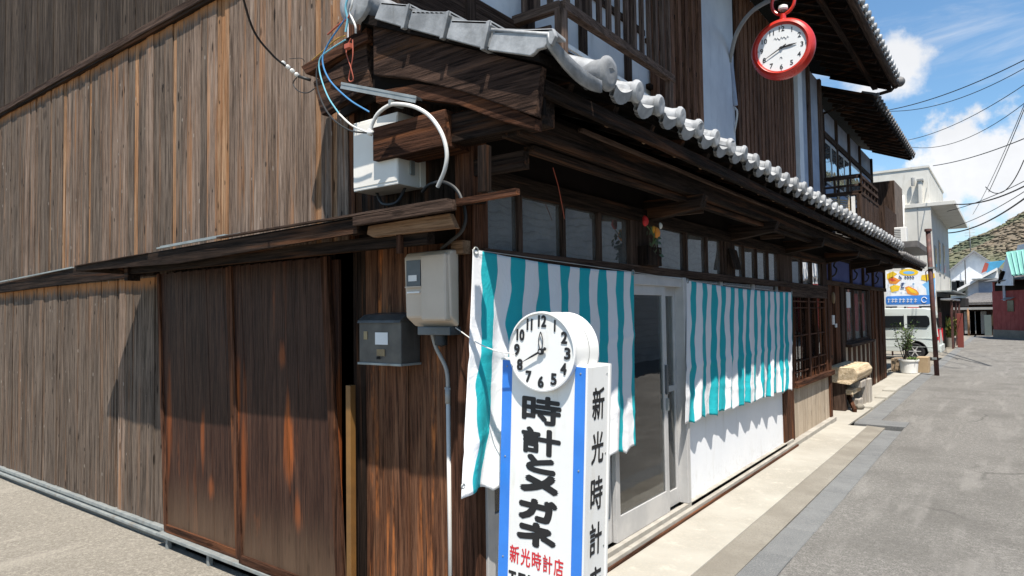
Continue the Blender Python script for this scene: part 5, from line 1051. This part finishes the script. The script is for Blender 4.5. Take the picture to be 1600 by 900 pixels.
bp([(1434, 448), (1441, 445), (1447, 451), (1448, 461), (1436, 461)], 'white_cup', mW, .009, .003); bp([(1384, 465), (1386, 463), (1452, 461), (1455, 465), (1455, 472), (1452, 475), (1386, 476), (1384, 473)], 'blue_strip', mBl, .008, .004)
g = MB()
for k, cxp in enumerate((1389, 1394.5, 1400, 1406, 1412, 1418, 1424, 1430)):
    for (a, b) in (((-2, -2), (2.2, -1.5)), ((0, -3), (-.5, 3.2)), ((-2, 2), (2, 1.2)))[:3 if k % 3 else 2]:
        p, q = (at(cxp+c[0]+(k % 2)*.6, 469.5+c[1], 'y', yb)+Vector((0, -.014, 0)) for c in (a, b)); g.bar(p, q, .02, .018, (0, 1, 0))
g.build('strip_letters', mW, BI); g = MB(); pts = [at(1444+4.2*math.cos(t), 468.5+4.2*math.sin(t), 'y', yb)+Vector((0, -.014, 0)) for t in [i*.5 for i in range(1, 13)]]; g.tube(pts, .012, 5); g.build('strip_emblem', mW, BI)
g = MB()
for cxp, cy in ((1415, 433), (1419, 433), (1423, 433), (1427, 433)): p, q = (at(cxp+d, cy+e, 'y', yb)+Vector((0, -.012, 0)) for d, e in ((-1, -1.4), (.9, 1.2))); g.bar(p, q, .03, .02, (0, 1, 0))
for (a, b) in (((1408, 443), (1412, 442)), ((1412, 442), (1408, 449)), ((1408, 449), (1413, 449)), ((1405, 431), (1409, 435))): p, q = (at(*c, 'y', yb)+Vector((0, -.012, 0)) for c in (a, b)); g.bar(p, q, .02, .03, (0, 1, 0))
g.build('small_letters', mN, BI)
g = MB()
for k in range(26): p = at(1390+rnd(0, 44), rnd(440, 460), 'y', yb)+Vector((0, -.006, 0)); g.bar(p, p+Vector((rnd(.02, .05), 0, rnd(-.03, .03))), .004, .008, (0, 1, 0))
g.build('doodles', mLB, BI)
bp([(1418, 480), (1436, 480), (1436, 483.5), (1418, 483.5)], 'red_notice', mp((.6, .12, .12)), 0, .02)
for px in (1392, 1414, 1438): a = at(px, 478, 'y', yb+.08); MB().tube([(a.x, yb+.08, 0), (a.x, yb+.08, 2.5)], .03, 6).build('post', 'rust', BI)
# ---------------------------------------------------------------- white building
WB = thing('white_building', 'off-white flat-roofed concrete building with a projecting slab roof', 'building', (-1, 29, 0))
M['wcon'] = plain('white_concrete', (.62, .60, .55), (.54, .52, .47), .85, 0, 1.5, .1, 8, .2, stain=(.40, .37, .32))
yw = 26.; c0 = at(1457, 400, 'y', yw).x
yf = at(1484, 430, 'x', c0).y
zs = at(1457, 322, 'y', yw).z; zt = at(1457, 258, 'y', yw).z
wall = B(c0-9, c0, yw, yf, 0, zs).build('wall', 'wcon', WB)
sl = B(c0-9, c0+.75, yw-.05, yf+.4, zs, zs+.14).build('slab_roof', 'wcon', WB, .01)
xp = at(1461, 262, 'y', yw+.6).x; B(c0-9, c0-.05, yw+.25, yf-1.5, zs+.14, zt).build('parapet', 'wcon', WB, .02); B(c0-9, c0-.02, yw+.22, yf-1.4, zt-.02, zt+.06).build('coping', 'wcon', WB)
a = at(1434, 283, 'y', yw); B(a.x, c0-.25, yw-.02, yw+.3, zs+.14, a.z+.02).build('stair_block', 'wcon', WB, .02); B(a.x-.03, c0-.2, yw-.06, yw+.3, a.z, a.z+.07).build('stair_coping', 'greypipe', WB)
MB().lathe([(0, 0), (.06, .0), (.06, -.3), (0, -.3)], at(1426, 278, 'y', yw+.1), (0, 0, 1), 8).build('lamp', 'greypipe', WB)
for px in (1413, 1434): a = at(px, 350, 'y', yw); B(a.x, a.x+.025, yw-.012, yw+.01, .3, zs).build('joint', 'greypipe', WB)
MB().tube([(at(1411, 300, 'y', yw-.06).x, yw-.06, zs+.5), (at(1411, 400, 'y', yw-.06).x, yw-.06, 2.2)], .035, 6).build('drainpipe', 'pvc', WB)
for px, z0, z1 in ((1461, 385, 420), (1467.5, 377, 428), (1474, 382, 432)):
    y = at(px, 400, 'x', c0).y; zb, ztp = at(px, z1, 'x', c0).z, at(px, z0, 'x', c0).z
    w_ = B(c0-.02, c0+.03, y-.35, y+.35, zb, ztp).build('window', 'greypipe', WB); B(c0+.03, c0+.035, y-.27, y+.27, zb+.08, ztp-.08).build('pane', vg, w_)
# shopfront canopies beyond the van
sh = thing('awning_shop', 'dark old shopfront with a sheet-metal canopy under the white building', 'shop', (.3, 29, 0))
B(c0-.2, c0+.10, 27.2, 34.5, 0, 2.0).build('front', 'darkwall', sh); B(c0, c0+.55, 27.0, 35.5, 2.18, 2.24).build('canopy', 'steel', sh, .01)
B(c0, c0+.45, 27.3, 33, 1.88, 1.95).build('canopy_cloth', 'white_paint', sh, .01); B(c0+.02, c0+.62, 33.6, 36.5, 1.62, 2.02).build('dark_awning', 'cable_black', sh, .02)
for y in (28.4, 31, 33.2): piece('post', 'rust', sh, c0+.34, c0+.42, y, y+.08, 0, 1.9)
B(c0+.1, c0+.25, 30.0, 31.4, .05, 1.25).build('low_screen', 'red_y', sh)
# ---------------------------------------------------------------- far houses
def gable_house(name, label, x0, x1, y0, y1, ze, zr, wall, roof, ov=.3, ridge='y'):
    T = thing(name, label, 'house', ((x0+x1)/2, y0, 0)); xm = (x0+x1)/2
    if ridge == 'y':
        MB().prism([(x0, y0, 0), (x1, y0, 0), (x1, y0, ze), (xm, y0, zr), (x0, y0, ze)], (0, y1-y0, 0)).build('wall', wall, T)
        k = (zr-ze)/(xm-x0)
        for s in (-1, 1):
            xe = xm+s*(xm-x0+ov); MB().prism([(xm, y0-ov, zr+.12), (xe, y0-ov, ze-ov*k+.12), (xe, y0-ov, ze-ov*k), (xm, y0-ov, zr)], (0, y1-y0+2*ov, 0)).build('roof', roof, T)
    else:
        MB().box(x0, x1, y0, y1, 0, ze).build('wall', wall, T); ym = (y0+y1)/2; k = (zr-ze)/(ym-y0)
        for s in (-1, 1):
            ye = ym+s*(ym-y0+ov); MB().prism([(x0-ov, ym, zr+.1), (x0-ov, ye, ze-ov*k+.1), (x0-ov, ye, ze-ov*k), (x0-ov, ym, zr)], (x1-x0+2*ov, 0, 0)).build('roof', roof, T)
    return T
def rib_roof(T, p00, p10, p01, n, mat, r=.04, name='roof_rib'):
    p00, p10, p01 = map(Vector, (p00, p10, p01))
    for i in range(n+1): a = p00.lerp(p10, i/n); MB().tube([a, a+(p01-p00)], r, 6).build(name, mat, T)
Y = 50.; g1 = gable_house('white_gabled_house', 'tall white gabled house below the hill at the end of the road', at(1484, 410, 'y', Y).x, at(1562, 410, 'y', Y).x, Y, Y+9, at(1484, 424, 'y', Y).z, at(1526, 394, 'y', Y).z, 'plaster', plain('grey_roof', (.22, .22, .23), None, .7))
for px in (1493, 1501): a = at(px, 450, 'y', Y-.02); w_ = B(a.x-.25, a.x+.25, Y-.06, Y, a.z-.5, a.z+.5).build('window', 'greypipe', g1); B(a.x-.2, a.x+.2, Y-.07, Y-.06, a.z-.42, a.z+.42).build('pane', vg, w_)
a = at(1509, 440, 'y', Y-.3); MB().tube([a+Vector((0, 0, -.3)), a+Vector((0, 0, 1.4))], .03, 5).build('mast', 'cable_black', g1)
a = at(1516.5, 393, 'y', Y+3); an = thing('tv_antenna', 'thin television antenna on the ridge of the white gabled house', 'antenna', a); MB().tube([a, a+Vector((0, 0, 1.9))], .03, 5).build('mast', 'greypipe', an)
for k in range(4): MB().tube([a+Vector((-.3, 0, 1.1+k*.2)), a+Vector((.3, 0, 1.1+k*.2))], .015, 4).build('rod', 'greypipe', an)
Y = 46.; x0, x1 = at(1512, 460, 'y', Y).x, at(1560, 460, 'y', Y).x
wh = thing('white_side_house', 'lower white house with a blue sheet-metal roof, right of the white gabled house', 'house', (x0+1, Y, 0))
zl, zr_ = at(1515, 447, 'y', Y).z, at(1553, 424, 'y', Y).z
MB().prism([(x0, Y, 0), (x1, Y, 0), (x1, Y, zr_), (x0, Y, zl)], (0, 6, 0)).build('wall', 'plaster', wh); MB().prism([(x0-.5, Y-.4, zl-.3), (x1, Y-.4, zr_+.05), (x1, Y-.4, zr_+.2), (x0-.5, Y-.4, zl-.15)], (0, 6.5, 0)).build('verge', 'white_paint', wh)
bq = [at(*p, 'y', Y+2) for p in ((1537, 423), (1541, 410), (1571, 407), (1561, 418), (1545, 427))]
MB().prism(bq, (0, .15, .02)).build('blue_roof', plain('blue_sheet', (.06, .30, .50), (.05, .24, .40), .5), wh); bq = [at(*p, 'y', Y+1.8) for p in ((1533, 427), (1539, 410), (1545, 412), (1542, 423))]; MB().prism(bq, (0, .1, 0)).build('red_verge', plain('red_sheet', (.32, .06, .04), None, .6), wh)
a = at(1532, 445, 'y', Y-.03); B(a.x-.1, a.x+.55, Y-.05, Y, a.z-1.1, a.z+.2).build('door', 'blueplaster', wh, .01); a = at(1528, 437, 'y', Y-.3); B(a.x-.3, a.x+.9, Y-.5, Y, a.z, a.z+.07).build('hood', 'steel', wh)
Y = 43.; x0, x1 = at(1494, 480, 'y', Y).x, at(1556, 480, 'y', Y).x
dk = thing('dark_tiled_house', 'low old house with a dark ribbed tile roof at the bend of the road', 'house', (x0+1.5, Y, 0))
ze, zr_ = at(1525, 476, 'y', Y).z, at(1525, 461, 'y', Y+2.2).z
MB().prism([(x0, Y-.3, ze), (x1, Y-.3, ze), (x1, Y+2.2, zr_), (x0+.9, Y+2.2, zr_)], (0, 0, .08)).build('roof', 'tile_old', dk)
for i in range(24): u = i/23; MB().tube([(x0+u*(x1-x0), Y-.3, ze+.09), (x0+.9+u*(x1-x0-.9), Y+2.2, zr_+.09)], .045, 5).build('tile_rib', 'tile_old', dk)
B(x0-.2, x1, Y+.2, Y+3, 0, ze).build('wall', 'brown_z', dk); B(x0-.2, x1+.2, Y-.25, Y-.15, ze-.28, ze-.14).build('eave_beam', 'greypipe', dk)
for px in (1515, 1524, 1533): a = at(px, 500, 'y', Y+.15); o = B(a.x-.25, a.x+.25, Y+.14, Y+.2, .1, 1.35).build('door', random.choice(('greypipe', 'darkwall')), dk)
for px in (1513,): a = at(px, 500, 'y', Y-.2); MB().tube([(a.x, Y-.2, 0), (a.x, Y-.2, ze-.2)], .06, 6).build('post', 'tan_x', dk)
tag(B(at(1538, 500, 'y', Y-.1).x, at(1549, 500, 'y', Y-.1).x, Y-.2, Y-.1, .02, 1.15).build('grey_shutter', plain('grey_green_sheet', (.10, .13, .13), None, .6)), 'grey-green metal sheet panel standing beside the dark tiled house', 'panel')
# red house: its long wall recedes from right to left
RH = thing('red_house', 'dark red boarded house with a pale green ribbed metal roof at the right edge', 'house', (3.5, 37, 0))
rm_ = plain('dark_red_board', (.24, .022, .022), (.19, .018, .018), .7, 0, 3, .1, 12)
P0, P1 = Vector((1.45, 40.2, 0)), Vector((5.4, 33.5, 0)); dr = (P1-P0).normalized(); nr_ = Vector((dr.y, -dr.x, 0)).normalized(); nr_ = nr_ if nr_.x < 0 else -nr_; back = -nr_*5
def along(t, z, off=0): return P0+dr*t+nr_*off+Vector((0, 0, z))
ztop = at(1553, 445, 'y', 40.2).z
MB().prism([along(0, .42), along(7.7, .42), along(7.7, 2.9), along(0, 2.9)], back).build('wall', rm_, RH)
for i in range(22): MB().bar(along(.175+i*.35, .42, .02), along(.175+i*.35, 2.4, .02), .34, .03, nr_).build('wall_board', rm_, RH)
MB().prism([along(-.05, 0, .04), along(7.7, 0, .04), along(7.7, .42, .04), along(-.05, .42, .04)], back).build('plinth', 'rough_conc', RH)
MB().prism([along(-.15, 2.86, .35), along(7.8, 2.92, .35), along(7.8, 2.98, .35), along(-.15, 2.92, .35)], -nr_*1.3+Vector((0, 0, .3))).build('lower_eave', 'tile_old', RH)
MB().prism([along(.3, 2.4, .06), along(7.7, 2.4, .06), along(7.7, 2.86, .06), along(.3, 2.86, .06)], -nr_*.1).build('dark_band', 'darkwall', RH)
MB().prism([along(.5, 2.9, -.7), along(7.7, 2.9, -.7), along(7.7, 4.9, -.7), along(1.0, 4.7, -.7), along(.5, 3.6, -.7)], back*.6).build('upper_wall', 'plaster', RH)
gr_ = plain('verdigris_sheet', (.20, .44, .38), (.16, .36, .31), .55, 0, 2)
q = [at(1582, 431, 'y', 37.0), at(1640, 425, 'y', 35.5), at(1640, 386, 'y', 37.5), at(1573, 396, 'y', 39.0)]; MB().prism(q, (0, .05, .08)).build('roof', gr_, RH)
for i in range(9): u = i/8; a, b = q[0].lerp(q[1], u), q[3].lerp(q[2], u); MB().bar(a+Vector((0, -.05, .03)), b+Vector((0, -.05, .03)), .05, .06, (0, 1, 0)).build('roof_rib', gr_, RH)
q = [at(1556, 446, 'y', 39.4), at(1583, 446, 'y', 37.6), at(1583, 432, 'y', 37.6), at(1573, 397, 'y', 39.2), at(1566, 423, 'y', 39.3)]; MB().prism(q, (.05, .3, 0)).build('gable_wall', 'plaster', RH)
q = [at(1559, 443, 'y', 39.1)]+[at(1567+7*math.cos(t_), 436-13*max(0, math.sin(t_)), 'y', 38.9) for t_ in [math.pi-i*math.pi/6 for i in range(7)]]+[at(1575, 443, 'y', 38.6)]; MB().prism(q, (.03, .1, 0)).build('arched_opening', 'darkwall', RH)
for t, z in ((1.25, 1.35), (3.3, 1.4)): MB().prism([along(t, z, .06), along(t+.5, z, .06), along(t+.5, z+.55, .06), along(t, z+.55, .06)], -nr_*.1).build('window', vg, RH); MB().prism([along(t-.1, z+.6, .3), along(t+.6, z+.6, .3), along(t+.6, z+.72, .02), along(t-.1, z+.72, .02)], -nr_*.03).build('hood', 'steel', RH)
MB().prism([along(.95, 1.9, .07), along(1.15, 1.9, .07), along(1.15, 2.75, .07), along(.95, 2.75, .07)], -nr_*.06).build('side_panel', 'blueplaster', RH)
# ---------------------------------------------------------------- hill
def hz_(x, y):
    r = sstep(70, 210, y); base = (34*sstep(-40, 42, x-.10*(y-150))+22*sstep(20, 120, x)+10)*(1-.9*sstep(150, 260, x))
    return -3+r*base+r*4*noise.noise(Vector((x*.03, y*.03, 2)))+1.2*noise.noise(Vector((x*.12, y*.12, 5)))
mt, t, p = newmat('hill_forest'); v, g_, oi = posv(t, False)
vz = vmath(t, 'MULTIPLY', v, (1, .6, 2.6)).outputs[0]; a = noisen(t, vz, .035, 5, .55); b = noisen(t, v, .5, 6, .75); e = noisen(t, vmath(t, 'ADD', vz, (40, 7, 3)).outputs[0], .05, 4, .55)
c = mix(t, mrange(t, a, .40, .60), (.095, .105, .055), (.15, .118, .082)); c = mix(t, mrange(t, e, .54, .62, 0, .85), c, (.045, .068, .035)); c = mix(t, mrange(t, b, .42, .62, 0, .22), c, (.06, .06, .04)); c = mix(t, mrange(t, b, .5, .35, 0, .3), c, (.20, .17, .11))
t.links.new(c, p.inputs['Base Color']); p.inputs['Roughness'].default_value = 1; M['hill'] = mt
hill = tag(grid(-160, 320, 62, 420, 130, 100, hz_).build('hill', 'hill'), kind='structure')
f = MB(); 
fr2 = random.Random(3)
fl = [MB() for _ in range(3)]
for k in range(26000):
    x, y = fr2.uniform(-10, 110), fr2.uniform(90, 235); z = hz_(x, y); s = fr2.uniform(.25, .75); m_ = fl[0 if noise.noise(Vector((x*.05, y*.05, 9)))+fr2.uniform(-.5, .5) > .1 else (1 if fr2.random() < .6 else 2)]
    q = [Vector((x+s*math.cos(i*1.257+k), y+s*math.sin(i*1.257+k), z+s*.1+fr2.uniform(-.15, .1))) for i in range(5)]+[Vector((x, y, z+s*fr2.uniform(.3, .6))), Vector((x, y, z-1))]
    o = len(m_.v); m_.v += q; m_.f += [(o+i, o+(i+1) % 5, o+5) for i in range(5)]+[(o+(i+1) % 5, o+i, o+6) for i in range(5)]; m_.sm += [True]*10
fm = fl[0]
for m_ in fl[1:]: fm.add(m_.v, m_.f, True)
tag(fm.build('forest', 'hill'), kind='stuff')
# ---------------------------------------------------------------- overhead wires
def wire(lab, p, q, sag, r=.02):
    p, q = at(*p), at(*q); pts = [p.lerp(q, i/20)-Vector((0, 0, sag*4*(i/20)*(1-i/20))) for i in range(21)]
    tag(MB().tube(pts, r, 5).build('overhead_wire', 'cable_black'), lab, 'wire', 'overhead wires crossing the street')
wire('upper overhead wire from the eave of the dark house to the right edge', (1370, 175, 'y', 22), (1660, 62, 'y', 16), .25, .013)
wire('overhead wire just below the upper one, meeting it at the eave', (1372, 173, 'y', 22), (1660, 70, 'y', 16), .45, .010)
wire('long pale wire crossing in front of the small upper cloud', (1400, 222, 'y', 24), (1660, 90, 'y', 16), .35, .010)
wire('second long wire starting beside the eave of the dark house', (1402, 225, 'y', 24), (1660, 110, 'y', 16), .7, .009)
wire('wire leaving the top of the white building toward the right edge', (1458, 259, 'y', 26), (1660, 190, 'y', 17), .15, .014)
wire('heavy wire from the slab roof corner sagging toward the right', (1480, 318, 'y', 27), (1660, 255, 'y', 18), .35, .022)
wire('thin wire under the heavy sagging wire', (1480, 330, 'y', 27), (1660, 250, 'y', 18), .15, .012)
wire('thick cable from the lower corner of the white building', (1482, 364, 'y', 30), (1660, 262, 'y', 18), .35, .024)
wire('wire running just above the thick cable from the white building', (1484, 356, 'y', 30), (1660, 258, 'y', 18), .2, .012)
wire('low wire passing in front of the hill', (1495, 378, 'y', 34), (1660, 290, 'y', 20), .35, .010)
wire('steep wire climbing from the hill past the big cloud', (1520, 335, 'y', 40), (1606, 150, 'y', 22), .2, .011)
wire('second steep wire right of the first one', (1545, 300, 'y', 34), (1620, 120, 'y', 22), .1, .014)
wire('short looping wire joining the heavy wires at right', (1540, 292, 'y', 24), (1600, 250, 'y', 20), .5, .014)
# ---------------------------------------------------------------- opposite side of the street (seen only as reflections)
OH = thing('opposite_house', 'pale block-walled house on the other side of the street', 'house', (9, 6, 0))
B(7.4, 12, -1.5, 36, 0, 5.2).build('wall', plain('pale_block', (.55, .55, .54), (.46, .46, .45), .85), OH)
for k in range(25): B(7.385, 7.4, -1.5, 36, .2*k+.19, .2*k+.205).build('course_joint', 'greypipe', OH)
MB().prism([(6.9, -1.8, 5.1), (9.8, -1.8, 6.6), (12.4, -1.8, 5.1)], (0, 38, 0)).build('roof', 'tile_old', OH)
for a in (1.5, 5.5, 9.5, 14, 19, 25): B(7.37, 7.39, a, a+1.6, 1.2, 2.3).build('window', vg, OH)

B(7.36, 7.385, 3.2, 12.5, .05, .95).build('lower_boarding', 'brown_y', OH); B(7.35, 7.385, 6.2, 8.1, .05, 2.1).build('door', 'darkwall', OH)
for y in (3.2, 6.1, 8.15, 12.4): B(7.34, 7.39, y, y+.12, 0, 2.6).build('post', 'brown_z', OH)
B(6.6, 7.4, 2.8, 13, 2.6, 2.7).build('canopy', 'tile_old', OH)
for a_ in (3.6, 9.0, 10.8): B(7.35, 7.385, a_, a_+1.3, 1.0, 2.2).build('window', vg, OH)
